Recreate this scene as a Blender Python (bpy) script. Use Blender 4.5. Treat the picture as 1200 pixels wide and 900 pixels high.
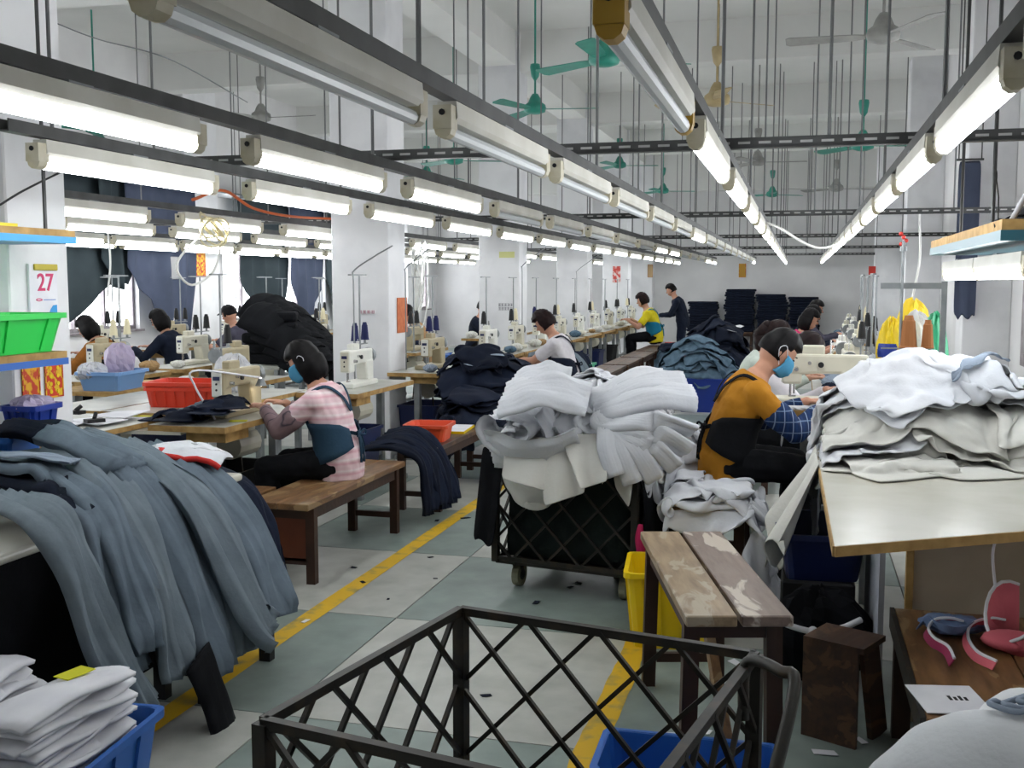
import bpy, bmesh, math, random
import numpy as np
from mathutils import Vector, Matrix
from mathutils.bvhtree import BVHTree

for o in list(bpy.data.objects):
    bpy.data.objects.remove(o)
SC = bpy.context.scene
COL = SC.collection
PI = math.pi
rnd = random.Random(7)

# ------------------------------------------------------------------ camera
H = 1.6
FPX = 1250.0
PITCH = math.atan(119 / FPX)
YAW = math.radians(15.066)
cd = bpy.data.cameras.new('camera')
cam = bpy.data.objects.new('camera', cd)
COL.objects.link(cam)
cam.location = (0, 0, H)
cam.rotation_euler = (PI / 2 - PITCH, 0, YAW)
cd.sensor_width = 36
cd.lens = 36 * FPX / 1200
cd.clip_start = 0.05
cd.clip_end = 200
SC.camera = cam

# ------------------------------------------------------------------ light and exposure
world = bpy.data.worlds.new('daylight')
SC.world = world
world.use_nodes = True
bgn = world.node_tree.nodes['Background']
bgn.inputs[0].default_value = (0.92, 0.96, 1.0, 1)
bgn.inputs[1].default_value = 6.0
TUBE_STRENGTH = 18.0
SC.view_settings.view_transform = 'Standard'
SC.view_settings.look = 'None'
SC.view_settings.gamma = 1
SC.view_settings.use_curve_mapping = False
SC.view_settings.exposure = 0.6

# ------------------------------------------------------------------ pixel helpers (1200 x 900 frame)
_cp, _sp = math.cos(PITCH), math.sin(PITCH)
_cy, _sy = math.cos(YAW), math.sin(YAW)
def ray(px, py):
    x, y, z = px - 600, -(py - 450), FPX
    f = z * _cp + y * _sp
    u = y * _cp - z * _sp
    return Vector((x * _cy - f * _sy, x * _sy + f * _cy, u))
def onz(px, py, z=0.0):
    r = ray(px, py); t = (z - H) / r.z
    return Vector((r.x * t, r.y * t, z))
def ony(px, py, Y):
    r = ray(px, py); t = Y / r.y
    return Vector((r.x * t, Y, H + r.z * t))
def onx(px, py, X):
    r = ray(px, py); t = X / r.x
    return Vector((X, r.y * t, H + r.z * t))

# ------------------------------------------------------------------ materials
def lin(c):
    if isinstance(c, str):
        c = [int(c[i:i + 2], 16) / 255 for i in (0, 2, 4)]
    return tuple(((v + 0.055) / 1.055) ** 2.4 if v > 0.04045 else v / 12.92 for v in c)
MATS = {}
def mat(name, col, rough=0.6, col2=None, scale=6.0, metal=0.0, bump=0.0, bscale=40.0, spec=0.4, emit=None,
        alpha=1.0, trans=0.0, detail=5.0, lo=0.35, hi=0.7, dist=0.0):
    if name in MATS: return MATS[name]
    m = bpy.data.materials.new(name); m.use_nodes = True
    nt = m.node_tree; N = nt.nodes; L = nt.links
    b = N['Principled BSDF']
    c1 = lin(col) + (1,)
    b.inputs['Base Color'].default_value = c1
    b.inputs['Roughness'].default_value = rough
    b.inputs['Metallic'].default_value = metal
    b.inputs['Specular IOR Level'].default_value = spec
    b.inputs['Alpha'].default_value = alpha
    b.inputs['Transmission Weight'].default_value = trans
    if emit:
        b.inputs['Emission Color'].default_value = lin(emit[0]) + (1,)
        b.inputs['Emission Strength'].default_value = emit[1]
    tc = None
    if col2 or bump:
        tc = N.new('ShaderNodeTexCoord')
    if col2:
        n = N.new('ShaderNodeTexNoise'); n.inputs['Scale'].default_value = scale
        n.inputs['Detail'].default_value = detail; n.inputs['Distortion'].default_value = dist
        r = N.new('ShaderNodeValToRGB')
        r.color_ramp.elements[0].position = lo; r.color_ramp.elements[1].position = hi
        r.color_ramp.elements[0].color = c1; r.color_ramp.elements[1].color = lin(col2) + (1,)
        L.new(tc.outputs['Object'], n.inputs['Vector']); L.new(n.outputs['Fac'], r.inputs[0])
        L.new(r.outputs[0], b.inputs['Base Color'])
    if bump:
        n2 = N.new('ShaderNodeTexNoise'); n2.inputs['Scale'].default_value = bscale
        n2.inputs['Detail'].default_value = 4
        bp = N.new('ShaderNodeBump'); bp.inputs['Strength'].default_value = bump
        bp.inputs['Distance'].default_value = 0.02
        L.new(tc.outputs['Object'], n2.inputs['Vector']); L.new(n2.outputs['Fac'], bp.inputs['Height'])
        L.new(bp.outputs[0], b.inputs['Normal'])
    MATS[name] = m
    return m
def striped(name, bands, period, axis=2, rough=0.8, jitter=0.0, second=None):
    """bands: list of (position 0..1, hex); repeats every period metres along an object axis"""
    m = bpy.data.materials.new(name); m.use_nodes = True
    nt = m.node_tree; N = nt.nodes; L = nt.links; b = N['Principled BSDF']
    b.inputs['Roughness'].default_value = rough
    b.inputs['Specular IOR Level'].default_value = 0.2
    tc = N.new('ShaderNodeTexCoord'); sp = N.new('ShaderNodeSeparateXYZ'); L.new(tc.outputs['Object'], sp.inputs[0])
    def one(axis, period, bands):
        d = N.new('ShaderNodeMath'); d.operation = 'DIVIDE'; d.inputs[1].default_value = period
        L.new(sp.outputs[axis], d.inputs[0])
        f = N.new('ShaderNodeMath'); f.operation = 'FRACT'; L.new(d.outputs[0], f.inputs[0])
        r = N.new('ShaderNodeValToRGB'); r.color_ramp.interpolation = 'LINEAR'
        e = r.color_ramp.elements
        while len(e) < len(bands): e.new(0.5)
        for i, (p, c) in enumerate(bands):
            e[i].position = p; e[i].color = lin(c) + (1,)
        L.new(f.outputs[0], r.inputs[0])
        return r.outputs[0]
    c = one(axis, period, bands)
    if second:
        c2 = one(second[0], second[1], second[2])
        mx = N.new('ShaderNodeMix'); mx.data_type = 'RGBA'; mx.blend_type = 'LIGHTEN'; mx.inputs[0].default_value = 1
        L.new(c, mx.inputs[6]); L.new(c2, mx.inputs[7]); c = mx.outputs[2]
    L.new(c, b.inputs['Base Color'])
    MATS[name] = m
    return m

M_WALL = mat('wall_paint', 'e0dfdf', 0.8, 'c8c7c8', 1.3, bump=0.05, bscale=25, lo=0.3, hi=0.85)
M_COLUMN = mat('column_paint', 'dfdfe1', 0.75, 'c3c3c6', 2.2, bump=0.04, lo=0.45, hi=0.85)
M_CEIL = mat('ceiling_paint', 'e2e2df', 0.9, 'd2d2cf', 0.9, lo=0.3, hi=0.8)
M_TILE_G = mat('green_grey_tile', '87938d', 0.42, '707d77', 5.0, lo=0.35, hi=0.75, bump=0.02, bscale=30)
M_TILE_W = mat('off_white_tile', 'b4b5ae', 0.42, '9a9b94', 5.0, lo=0.35, hi=0.75, bump=0.02, bscale=30)
M_JOINT = mat('floor_joint', '55564f', 0.9)
M_YELLOW_LINE = mat('worn_yellow_paint', 'd3a814', 0.6, '8f8550', 9.0, lo=0.52, hi=0.72)
M_RAIL = mat('grey_steel_channel', '4c4d4d', 0.5, '3a3a3a', 8, metal=0.3)
M_ROD = mat('grey_rod', '6c6d6e', .5)
M_SLOT = mat('slot_light_gap', 'a8a8a6', 0.6)
M_HOUSING = mat('lamp_housing_cream', 'd8d6ce', 0.5, 'c6c3b8', 4)
M_ENDCAP = mat('lamp_holder_yellowed', 'cdc7b4', 0.5, 'b5aa88', 9)
M_ENDCAP_Y = mat('lamp_holder_amber', 'b08a2e', 0.5)
M_TUBE_ON = mat('fluorescent_tube_lit', 'ffffff', 0.4, emit=('f7fbff', TUBE_STRENGTH))
M_TUBE_OFF = mat('fluorescent_tube_dark', 'd4d9dc', 0.25)
M_FAN_G = mat('fan_green_enamel', '2f8f7c', 0.4, '27786a', 8)
M_FAN_W = mat('fan_grey_enamel', '9a9a96', 0.5, '7d7d79', 8)
M_FAN_C = mat('fan_cream_enamel', 'b7a47c', 0.5, '97865f', 8)
M_BLACK = mat('matte_black', '141416', 0.6)
M_CREAM = mat('machine_cream_enamel', 'cbc7b6', 0.4, 'b6b19c', 7, lo=0.45, hi=0.9)
M_MWHITE = mat('machine_white_enamel', 'dcdcd4', 0.35, 'c9c8bd', 7, lo=0.45, hi=0.9)
M_MBEIGE = mat('machine_beige_enamel', 'a89d80', 0.45, '92876b', 7, lo=0.45, hi=0.9)
M_CHROME = mat('polished_steel', 'c8c8c8', 0.22, metal=0.9)
M_STEEL = mat('grey_steel', '8f9394', 0.45, '7b7e80', 12, metal=0.5)
M_IRON = mat('dark_painted_iron', '26241f', 0.5, '3a3024', 18, lo=0.5, hi=0.7, metal=0.3)
M_FORMICA = mat('white_table_laminate', 'cfcdc2', 0.25, 'bcb8a8', 3.0, lo=0.4, hi=0.8)
M_FORMICA2 = mat('grey_table_laminate', 'b4b4ac', 0.35, '9a9990', 4.0)
M_PLYEDGE = mat('plywood_edge', 'b08e56', 0.7, '8a6a3b', 14)
M_WOOD_D = mat('dark_bench_wood', '3c2417', 0.55, '2a180f', 6, bump=0.1, bscale=30)
M_WOOD_R = mat('red_brown_panel', '6a3418', 0.55, '552711', 4)
M_CARTON = mat('brown_cardboard', 'a3835a', 0.8, '927349', 5)

def wood_worn(name, a, b, c, axis=1):
    m = bpy.data.materials.new(name); m.use_nodes = True
    nt = m.node_tree; N = nt.nodes; L = nt.links; bs = N['Principled BSDF']
    tc = N.new('ShaderNodeTexCoord'); mp = N.new('ShaderNodeMapping')
    s = [9, 9, 9]; s[axis] = 1.6; mp.inputs['Scale'].default_value = s
    L.new(tc.outputs['Object'], mp.inputs[0])
    n = N.new('ShaderNodeTexNoise'); n.inputs['Scale'].default_value = 3.5; n.inputs['Detail'].default_value = 8
    L.new(mp.outputs[0], n.inputs['Vector'])
    r = N.new('ShaderNodeValToRGB')
    r.color_ramp.elements[0].position = 0.34; r.color_ramp.elements[0].color = lin(b) + (1,)
    r.color_ramp.elements[1].position = 0.66; r.color_ramp.elements[1].color = lin(a) + (1,)
    L.new(n.outputs['Fac'], r.inputs[0])
    n2 = N.new('ShaderNodeTexNoise'); n2.inputs['Scale'].default_value = 5; n2.inputs['Detail'].default_value = 6
    n2.inputs['Distortion'].default_value = 0.6
    mp2 = N.new('ShaderNodeMapping'); s2 = [2.4, 2.4, 2.4]; s2[axis] = 0.8; mp2.inputs['Scale'].default_value = s2
    L.new(tc.outputs['Object'], mp2.inputs[0]); L.new(mp2.outputs[0], n2.inputs['Vector'])
    r2 = N.new('ShaderNodeValToRGB'); r2.color_ramp.elements[0].position = 0.54; r2.color_ramp.elements[1].position = 0.58
    r2.color_ramp.elements[0].color = (0, 0, 0, 1); r2.color_ramp.elements[1].color = (1, 1, 1, 1)
    L.new(n2.outputs['Fac'], r2.inputs[0])
    mx = N.new('ShaderNodeMix'); mx.data_type = 'RGBA'
    L.new(r2.outputs[0], mx.inputs[0]); L.new(r.outputs[0], mx.inputs[6]); mx.inputs[7].default_value = lin(c) + (1,)
    L.new(mx.outputs[2], bs.inputs['Base Color']); bs.inputs['Roughness'].default_value = 0.42
    bp = N.new('ShaderNodeBump'); bp.inputs['Strength'].default_value = 0.25; bp.inputs['Distance'].default_value = 0.01
    L.new(n.outputs['Fac'], bp.inputs['Height']); L.new(bp.outputs[0], bs.inputs['Normal'])
    MATS[name] = m
    return m
M_PLANK_A = wood_worn('worn_pale_plank', '9a8363', '776045', 'a3957f')
M_PLANK_B = wood_worn('worn_mauve_plank', '7d6a5e', '66544a', 'b7ab9d')
M_PLANK_C = wood_worn('worn_brown_plank', '7f5c38', '5e4026', '8f7450')
M_PLANK_D = wood_worn('dark_worn_plank', '4e3423', '392418', '63462f')

def cloth_mat(name, a, b, scale=3.0, bump=0.12, bscale=60, rough=0.9):
    return mat(name, a, rough, b, scale, bump=bump, bscale=bscale, spec=0.15, lo=0.35, hi=0.75)
M_WCLOTH = cloth_mat('white_cotton', 'd0d1d5', 'c2c5cb')
M_WCLOTH2 = cloth_mat('cream_white_cotton', 'd0cfc9', 'c0beb6')
M_GCLOTH = cloth_mat('pale_blue_grey_cotton', '8f9aa8', '7f8a99')
M_DENIM = cloth_mat('grey_blue_denim', '68747f', '59656f', 9)
M_DENIM2 = cloth_mat('pale_grey_blue_denim', '727d85', '636e77', 9)
M_DENIM_L = cloth_mat('light_washed_denim', '5f7688', '415767', 12)
M_NAVY = cloth_mat('navy_denim', '1b2233', '131827', 8)
M_NAVY2 = cloth_mat('dark_indigo_denim', '141a29', '0e121d', 8)
M_BLACKC = cloth_mat('black_cloth', '0f1013', '17181c', 8)
M_CURTAIN = cloth_mat('dark_grey_green_curtain', '3a4347', '2f383c', 2)
M_CURTAIN2 = cloth_mat('slate_blue_curtain', '4a5164', '3d4454', 2)
M_BAG = mat('clear_plastic_bag', 'd8dade', 0.25, 'c2c5cc', 5, alpha=0.6)
M_BAGL = mat('lilac_plastic_bag', 'b7aac4', 0.3, 'a296b2', 5, alpha=0.8)

def plastic(name, c, c2=None): return mat(name, c, 0.38, c2, 6, spec=0.45)
M_RED = plastic('red_plastic', 'd23a20'); M_ORANGE = plastic('orange_red_plastic', 'd8502c')
M_GREEN = plastic('bright_green_plastic', '22c04a'); M_GREEN2 = plastic('sea_green_plastic', '2f9a6c')
M_BLUE = plastic('blue_plastic', '2c63b4'); M_BLUE2 = plastic('deep_blue_plastic', '16338c')
M_BLUE3 = plastic('pale_blue_plastic', '6f97c8'); M_BLUE4 = plastic('sky_blue_edge', '1d8fd0')
M_NAVYP = plastic('navy_plastic', '16224e'); M_YEL = plastic('yellow_plastic', 'e3c30c')
M_TEAL = plastic('teal_edge', '2a5a66')
M_PINK = cloth_mat('coral_pink_cloth', 'd8707a', 'c85f6c')
M_PAPER = mat('white_paper', 'e4e4e8', 0.7, 'd3d3da', 6)
M_YTAG = mat('yellow_marker', 'd2d020', 0.6)
M_SKIN = mat('skin', 'c08f76', 0.55, 'b2816a', 9)
M_HAIR = mat('black_hair', '0b0a0b', 0.5, '151213', 30, spec=.12)
M_HAIRB = mat('dark_brown_hair', '170d0e', 0.5, '221413', 30, spec=.12)
M_MASK = cloth_mat('blue_face_mask', '5aa3c8', '4d94ba')
M_RUBBER = mat('grey_rubber', '8b8a72', 0.7, '6d6c58', 12)
M_GLASS = mat('window_glass', 'eef3f5', 0.05, alpha=.1)
M_FRAMEW = mat('weathered_window_frame', '9b9497', 0.7, '7b7276', 10)

# ------------------------------------------------------------------ mesh helpers
class MB:
    def __init__(s): s.v = []; s.f = []; s.mi = []; s.cur = 0
    def add(s, vs, fs):
        b = len(s.v); s.v += [tuple(p) for p in vs]
        s.f += [tuple(i + b for i in f) for f in fs]; s.mi += [s.cur] * len(fs)
        return s
    def box(s, x0, x1, y0, y1, z0, z1, rot=None, piv=None):
        vs = [Vector(p) for p in ((x0, y0, z0), (x1, y0, z0), (x1, y1, z0), (x0, y1, z0), (x0, y0, z1), (x1, y0, z1), (x1, y1, z1), (x0, y1, z1))]
        if rot is not None:
            piv = Vector(piv) if piv is not None else sum(vs, Vector()) / 8
            vs = [rot @ (p - piv) + piv for p in vs]
        return s.add(vs, [(0, 3, 2, 1), (4, 5, 6, 7), (0, 1, 5, 4), (1, 2, 6, 5), (2, 3, 7, 6), (3, 0, 4, 7)])
    def bar(s, p0, p1, w, h=None, up=(0, 0, 1)):
        h = h or w; p0 = Vector(p0); p1 = Vector(p1); d = (p1 - p0).normalized(); u = Vector(up)
        if abs(d.dot(u)) > 0.98: u = Vector((1, 0, 0))
        x = d.cross(u).normalized(); u = x.cross(d).normalized(); a = x * w / 2; b = u * h / 2
        vs = [p + i * a + j * b for p in (p0, p1) for i, j in ((-1, -1), (1, -1), (1, 1), (-1, 1))]
        return s.add(vs, [(0, 1, 2, 3), (7, 6, 5, 4), (0, 4, 5, 1), (1, 5, 6, 2), (2, 6, 7, 3), (3, 7, 4, 0)])
    def cone(s, p0, p1, r0, r1=None, n=10, caps=True, sx=1.0, up=(0, 0, 1)):
        r1 = r0 if r1 is None else r1
        p0 = Vector(p0); p1 = Vector(p1); d = (p1 - p0).normalized(); u = Vector(up)
        if abs(d.dot(u)) > 0.95: u = Vector((0, 1, 0)) if abs(d.y) < 0.9 else Vector((1, 0, 0))
        x = d.cross(u).normalized(); y = x.cross(d).normalized()
        vs = []
        for p, r in ((p0, r0), (p1, r1)):
            for i in range(n):
                a = 2 * PI * i / n; vs.append(p + x * (r * sx * math.cos(a)) + y * (r * math.sin(a)))
        fs = [(i, i + n, (i + 1) % n + n, (i + 1) % n) for i in range(n)]
        if caps: fs += [tuple(range(n)), tuple(reversed(range(n, 2 * n)))]
        return s.add(vs, fs)
    def loft(s, rings, cap=True, closed=True):
        n = len(rings[0]); vs = [p for r in rings for p in r]; fs = []
        for k in range(len(rings) - 1):
            for i in range(n if closed else n - 1):
                j = (i + 1) % n; fs.append((k * n + i, k * n + j, (k + 1) * n + j, (k + 1) * n + i))
        if cap and closed:
            fs.append(tuple(reversed(range(n)))); b = (len(rings) - 1) * n; fs.append(tuple(range(b, b + n)))
        return s.add(vs, fs)
    def lathe(s, prof, c=(0, 0, 0), n=16, cap=True):
        rings = [[(c[0] + r * math.cos(2 * PI * i / n), c[1] + r * math.sin(2 * PI * i / n), c[2] + z) for i in range(n)] for r, z in prof]
        return s.loft(rings, cap)
    def tube(s, path, r, n=6, closed=False):
        P = [Vector(p) for p in path]; rings = []; x = None
        for i, p in enumerate(P):
            d = (P[min(i + 1, len(P) - 1)] - P[max(i - 1, 0)]).normalized()
            if x is None:
                u = Vector((0, 0, 1)) if abs(d.z) < 0.9 else Vector((1, 0, 0)); x = d.cross(u).normalized()
            x = (x - d * x.dot(d)).normalized(); y = d.cross(x)
            rr = r[i] if isinstance(r, (list, tuple)) else r
            rings.append([p + x * (rr * math.cos(2 * PI * k / n)) + y * (rr * math.sin(2 * PI * k / n)) for k in range(n)])
        return s.loft(rings)
    def ball(s, c, r, nu=12, nv=8, m=None):
        r = Vector(r) if not isinstance(r, (int, float)) else Vector((r, r, r)); c = Vector(c)
        vs = [Vector((0, 0, 1))]
        for j in range(1, nv):
            t = PI * j / nv
            for i in range(nu):
                a = 2 * PI * i / nu; vs.append(Vector((math.sin(t) * math.cos(a), math.sin(t) * math.sin(a), math.cos(t))))
        vs.append(Vector((0, 0, -1)))
        out = []
        for p in vs:
            q = Vector((p.x * r.x, p.y * r.y, p.z * r.z))
            if m is not None: q = m @ q
            out.append(c + q)
        fs = [(0, 1 + i, 1 + (i + 1) % nu) for i in range(nu)]
        for j in range(nv - 2):
            a = 1 + j * nu
            fs += [(a + i, a + nu + i, a + nu + (i + 1) % nu, a + (i + 1) % nu) for i in range(nu)]
        a = 1 + (nv - 2) * nu; e = len(vs) - 1
        fs += [(a + i, e, a + (i + 1) % nu) for i in range(nu)]
        return s.add(out, fs)
    def build(s, name, m, parent=None, bevel=0, smooth=False, loc=None, rz=0, seg=1, subsurf=0, solid=0):
        me = bpy.data.meshes.new(name)
        off = Vector(loc) if loc is not None else Vector((0, 0, 0))
        me.from_pydata(s.v, [], s.f)
        ms = m if isinstance(m, (list, tuple)) else [m]
        for k in ms: me.materials.append(k)
        if len(ms) > 1: me.polygons.foreach_set('material_index', s.mi)
        if smooth: me.polygons.foreach_set('use_smooth', [True] * len(me.polygons))
        me.update()
        o = bpy.data.objects.new(name, me); COL.objects.link(o)
        o.location = off; o.rotation_euler = (0, 0, rz)
        if parent: o.parent = parent
        if solid:
            k = o.modifiers.new('thickness', 'SOLIDIFY'); k.thickness = solid; k.offset = 0
        if bevel:
            k = o.modifiers.new('bevel', 'BEVEL'); k.width = bevel; k.segments = seg; k.limit_method = 'ANGLE'
        if subsurf:
            k = o.modifiers.new('subsurf', 'SUBSURF'); k.levels = subsurf; k.render_levels = subsurf
        return o

def tag(o, label=None, cat=None, group=None, kind=None):
    if label: o['label'] = label
    if cat: o['category'] = cat
    if group: o['group'] = group
    if kind: o['kind'] = kind
    return o
def thing(name, label, cat, loc=(0, 0, 0), rz=0, group=None):
    o = bpy.data.objects.new(name, None); COL.objects.link(o)
    o.location = loc; o.rotation_euler = (0, 0, rz); o.empty_display_size = 0.1
    return tag(o, label, cat, group)
KIDS = {}
def kids(o): return [c for c in bpy.data.objects if c.parent == o]
def dup(root, loc, rz=0, label=None, group=None, klist=None):
    r = root.copy(); COL.objects.link(r); r.location = loc; r.rotation_euler = (0, 0, rz)
    if label: r['label'] = label
    if group: r['group'] = group
    for ch in (klist if klist is not None else root.children):
        c = ch.copy(); COL.objects.link(c); c.parent = r
        for g in ch.children:
            d = g.copy(); COL.objects.link(d); d.parent = c
    return r
def catmull(P, n):
    P = [Vector(p) for p in P]; out = []
    Q = [P[0] * 2 - P[1]] + P + [P[-1] * 2 - P[-2]]
    segs = len(P) - 1
    for k in range(n + 1):
        t = k / n * segs; i = min(int(t), segs - 1); u = t - i
        a, b, c, d = Q[i], Q[i + 1], Q[i + 2], Q[i + 3]
        out.append(0.5 * ((2 * b) + (c - a) * u + (2 * a - 5 * b + 4 * c - d) * u * u + (3 * b - a - 3 * c + d) * u ** 3))
    return out
# ------------------------------------------------------------------ the room
XL, XR, YB, YF, ZC = -9.0, 1.95, -1.6, 26.0, 4.8
T = 1.19
fb = MB(); fb.box(XL, XR, YB, YF, -0.12, -0.012)
floor = tag(fb.build('floor', M_JOINT), kind='structure')
tm = {}
for k, m_ in (('g', M_TILE_G), ('w', M_TILE_W)):
    q = MB(); q.box(-T / 2 + .003, T / 2 - .003, -T / 2 + .003, T / 2 - .003, -0.012, 0.0)
    o = q.build('tile', m_, floor); tm[k] = o.data; bpy.data.objects.remove(o)
TX0, TY0 = -1.83, 4.665
for i in range(-7, 4):
    for j in range(-6, 24):
        cx, cy = TX0 + (i + .5) * T, TY0 + (j + .5) * T
        if cx - T / 2 < XL - .2 or cx + T / 2 > XR + 1.0 or cy - T / 2 < YB - .3 or cy + T / 2 > YF + 1: continue
        o = bpy.data.objects.new('tile', tm['g' if (i + j) % 2 == 0 else 'w']); COL.objects.link(o)
        o.parent = floor; o.location = (cx, cy, 0)
        x0, x1, y0, y1 = max(cx - T / 2, XL), min(cx + T / 2, XR), max(cy - T / 2, YB), min(cy + T / 2, YF)
        if x1 - x0 < .1 or y1 - y0 < .1: bpy.data.objects.remove(o); continue
        o.scale = ((x1 - x0) / T, (y1 - y0) / T, 1); o.location = ((x0 + x1) / 2, (y0 + y1) / 2, 0)
for x, y0, y1 in ((-2.235, 2.6, 24.0), (-0.66, 2.2, 5.2)):
    q = MB(); n = 40
    vs = []; fs = []
    for k in range(n + 1):
        y = y0 + (y1 - y0) * k / n; w = .05 + rnd.uniform(-.004, .006)
        vs += [(x - w, y, .002), (x + w, y, .002)]
        if k: fs.append((2 * k - 2, 2 * k - 1, 2 * k + 1, 2 * k))
    q.add(vs, fs); q.build('floor_marking', M_YELLOW_LINE, floor)

def wall_open(name, axis, c, t, a0, a1, z0, z1, holes, m_):
    """wall slab on plane axis=c with rectangular holes (a0,a1,z0,z1)"""
    q = MB()
    def put(u0, u1, w0, w1):
        if u1 - u0 < 1e-4 or w1 - w0 < 1e-4: return
        if axis == 'x': q.box(c, c + t, u0, u1, w0, w1)
        else: q.box(u0, u1, c, c + t, w0, w1)
    hs = sorted(holes); p = a0
    for h in hs:
        put(p, h[0], z0, z1); put(h[0], h[1], z0, h[2]); put(h[0], h[1], h[3], z1); p = h[1]
    put(p, a1, z0, z1)
    return tag(q.build(name, m_), kind='structure')
LW = [(.4, 3.2, .95, 2.75), (5.4, 8.2, .95, 2.75), (10.6, 13.2, .95, 2.75), (15.5, 18.3, .95, 2.75), (19.8, 22.9, .95, 2.75), (23.6, 25.4, .95, 2.75)]  # first two are unseen, added to bring more daylight onto the ceiling
RW = [(7.1, 10.15, .98, 2.35)]
wl = wall_open('wall_left', 'x', XL - .2, .2, YB, YF, 0, ZC, LW, M_WALL)
wr = wall_open('wall_right', 'x', XR, .2, YB, YF, 0, ZC, RW, M_WALL)
q = MB(); q.box(XL - .2, XR + .2, YF, YF + .2, 0, ZC); wfar = tag(q.build('wall_far', M_WALL), kind='structure')
q = MB(); q.box(XL - .2, XR + .2, YB - .2, YB, 0, ZC); tag(q.build('wall_back', M_WALL), kind='structure')
q = MB(); q.box(XL - .2, XR + .2, YB - .2, YF + .2, ZC, ZC + .15); ceil = tag(q.build('ceiling', M_CEIL), kind='structure')
CY_ = [4.2, 8.95, 13.55, 18.2, 22.7]
CX0, CX1, CD = -4.1, -3.55, .42
for y in CY_ + [-.4]:
    q = MB(); q.box(XL, XR, y + .03, y + CD - .03, 4.3, ZC); q.build('beam', M_CEIL, ceil)
q = MB(); q.box(CX0 + .05, CX1 - .05, YB, YF, 4.38, ZC); q.build('beam', M_CEIL, ceil)
q = MB(); q.box(XL, XR, YF - .35, YF, 3.75, ZC); q.build('beam', M_CEIL, ceil)
q = MB(); q.box(-4.6, -3.42, YF - .4, YF, 0, ZC); tag(q.build('wall_pilaster_far_1', M_COLUMN, bevel=.008), kind='structure')
for i, y in enumerate(CY_):
    q = MB(); q.box(CX0, CX1, y, y + CD, 0, ZC)
    tag(q.build('wall_column_%d' % (i + 1), M_COLUMN, bevel=.008), kind='structure')
for i, (y, x0) in enumerate(((11.1, 1.52), (16.5, 1.46), (23.0, 1.46))):
    q = MB(); q.box(x0, XR, y, y + .45, 0, ZC)
    tag(q.build('wall_pilaster_right_%d' % (i + 1), M_COLUMN, bevel=.008), kind='structure')
for i, y in enumerate((13.9, 18.6, 23.0)):
    q = MB(); q.box(XL, XL + .35, y, y + .9, 0, ZC)
    tag(q.build('wall_pilaster_left_%d' % (i + 1), M_COLUMN, bevel=.008), kind='structure')

def window(idx, x, y0, y1, z0, z1, thick, panes, inward):
    q = MB(); w = .05; t = thick
    xa, xb = x - t / 2, x + t / 2
    q.box(xa, xb, y0, y1, z0, z0 + w); q.box(xa, xb, y0, y1, z1 - w, z1)
    q.box(xa, xb, y0, y0 + w, z0 + w, z1 - w); q.box(xa, xb, y1 - w, y1, z0 + w, z1 - w)
    fr = tag(q.build('window_%d' % idx, M_FRAMEW), kind='structure')
    L_ = (y1 - y0 - 2 * w) / panes
    for k in range(panes):
        a = y0 + w + k * L_
        if k: p = MB(); p.box(xa, xb, a - .02, a + .02, z0 + w, z1 - w); p.build('mullion', M_FRAMEW, fr)
        p = MB(); p.box(x - .004, x + .004, a + .02, a + L_ - .02, z0 + w, z1 - w); p.build('pane', M_GLASS, fr)
    p = MB(); s0, s1 = (x, x + inward * .16)
    p.box(min(s0, s1), max(s0, s1), y0 - .03, y1 + .03, z0 - .03, z0); p.build('window_sill', M_FRAMEW, fr)
    return fr
for i, (a, b, c, d) in enumerate(LW): window(i + 1, XL - .1, a, b, c, d, .06, 4, 1)
window(7, XR + .1, 7.1, 10.15, .98, 2.35, .08, 3, -1)
q = MB(); q.box(XR - .03, XR, 10.12, 10.42, .86, 2.45); q.box(XR - .03, XR, 7.0, 10.12, .84, .95); tag(q.build('trim_1', M_FRAMEW), kind='structure')
# pinkish sheet stuck over the near window by the right wall
q = MB(); q.add([(XR - .012, 8.4, 1.02), (XR - .012, 10.1, 1.02), (XR - .012, 9.3, 2.0), (XR - .012, 8.4, 2.0)], [(0, 1, 2, 3)])
tag(q.build('window_paper', mat('pink_tracing_paper', 'd9c3d2', .8), solid=.002), 'pale pink paper sheet stuck over the window by the hanging shelf', 'paper')

# curtains on the left windows: gathered cloth, tied aside to leave gaps of daylight
def curtain(y0, y1, ztop, zb0, zb1, m_, x, label, seed, pinch=None):
    r = random.Random(seed); nu, nv = 40, 14; q = MB(); vs = []; fs = []
    ph = r.uniform(0, 6)
    for j in range(nv + 1):
        v = j / nv
        for i in range(nu + 1):
            u = i / nu; zb = zb0 + (zb1 - zb0) * u
            uu = u
            if pinch is not None: uu = u + (pinch - u) * max(0, (v - .6) / .4) * .7
            z = ztop + (zb - ztop) * v + (.03 * math.sin(9 * u + ph) if j == nv else 0)
            vs.append((x + .035 * math.sin(uu * 26 + ph + .8 * v) * (.4 + v * .8) + .02 * math.sin(7 * u + 5 * v), y0 + (y1 - y0) * uu, z))
    for j in range(nv):
        for i in range(nu):
            a = j * (nu + 1) + i; fs.append((a, a + 1, a + nu + 2, a + nu + 1))
    q.add(vs, fs)
    return tag(q.build('curtain', m_, smooth=True, solid=.006), label, 'curtain')
cx = XL + .22
curtain(9.6, 12.55, 2.94, 1.15, .9, M_CURTAIN, cx, 'dark grey-green curtain over the near part of the first left window', 1, .3)
curtain(12.35, 14.0, 2.94, .95, .85, M_CURTAIN2, cx + .2, 'slate blue curtain beside the pilaster, gathered towards it', 2, .9)
curtain(11.9, 12.8, 2.94, 1.5, 1.6, M_CURTAIN, cx + .11, 'short dark curtain hanging where the first window curtains meet', 3, .5)
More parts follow.
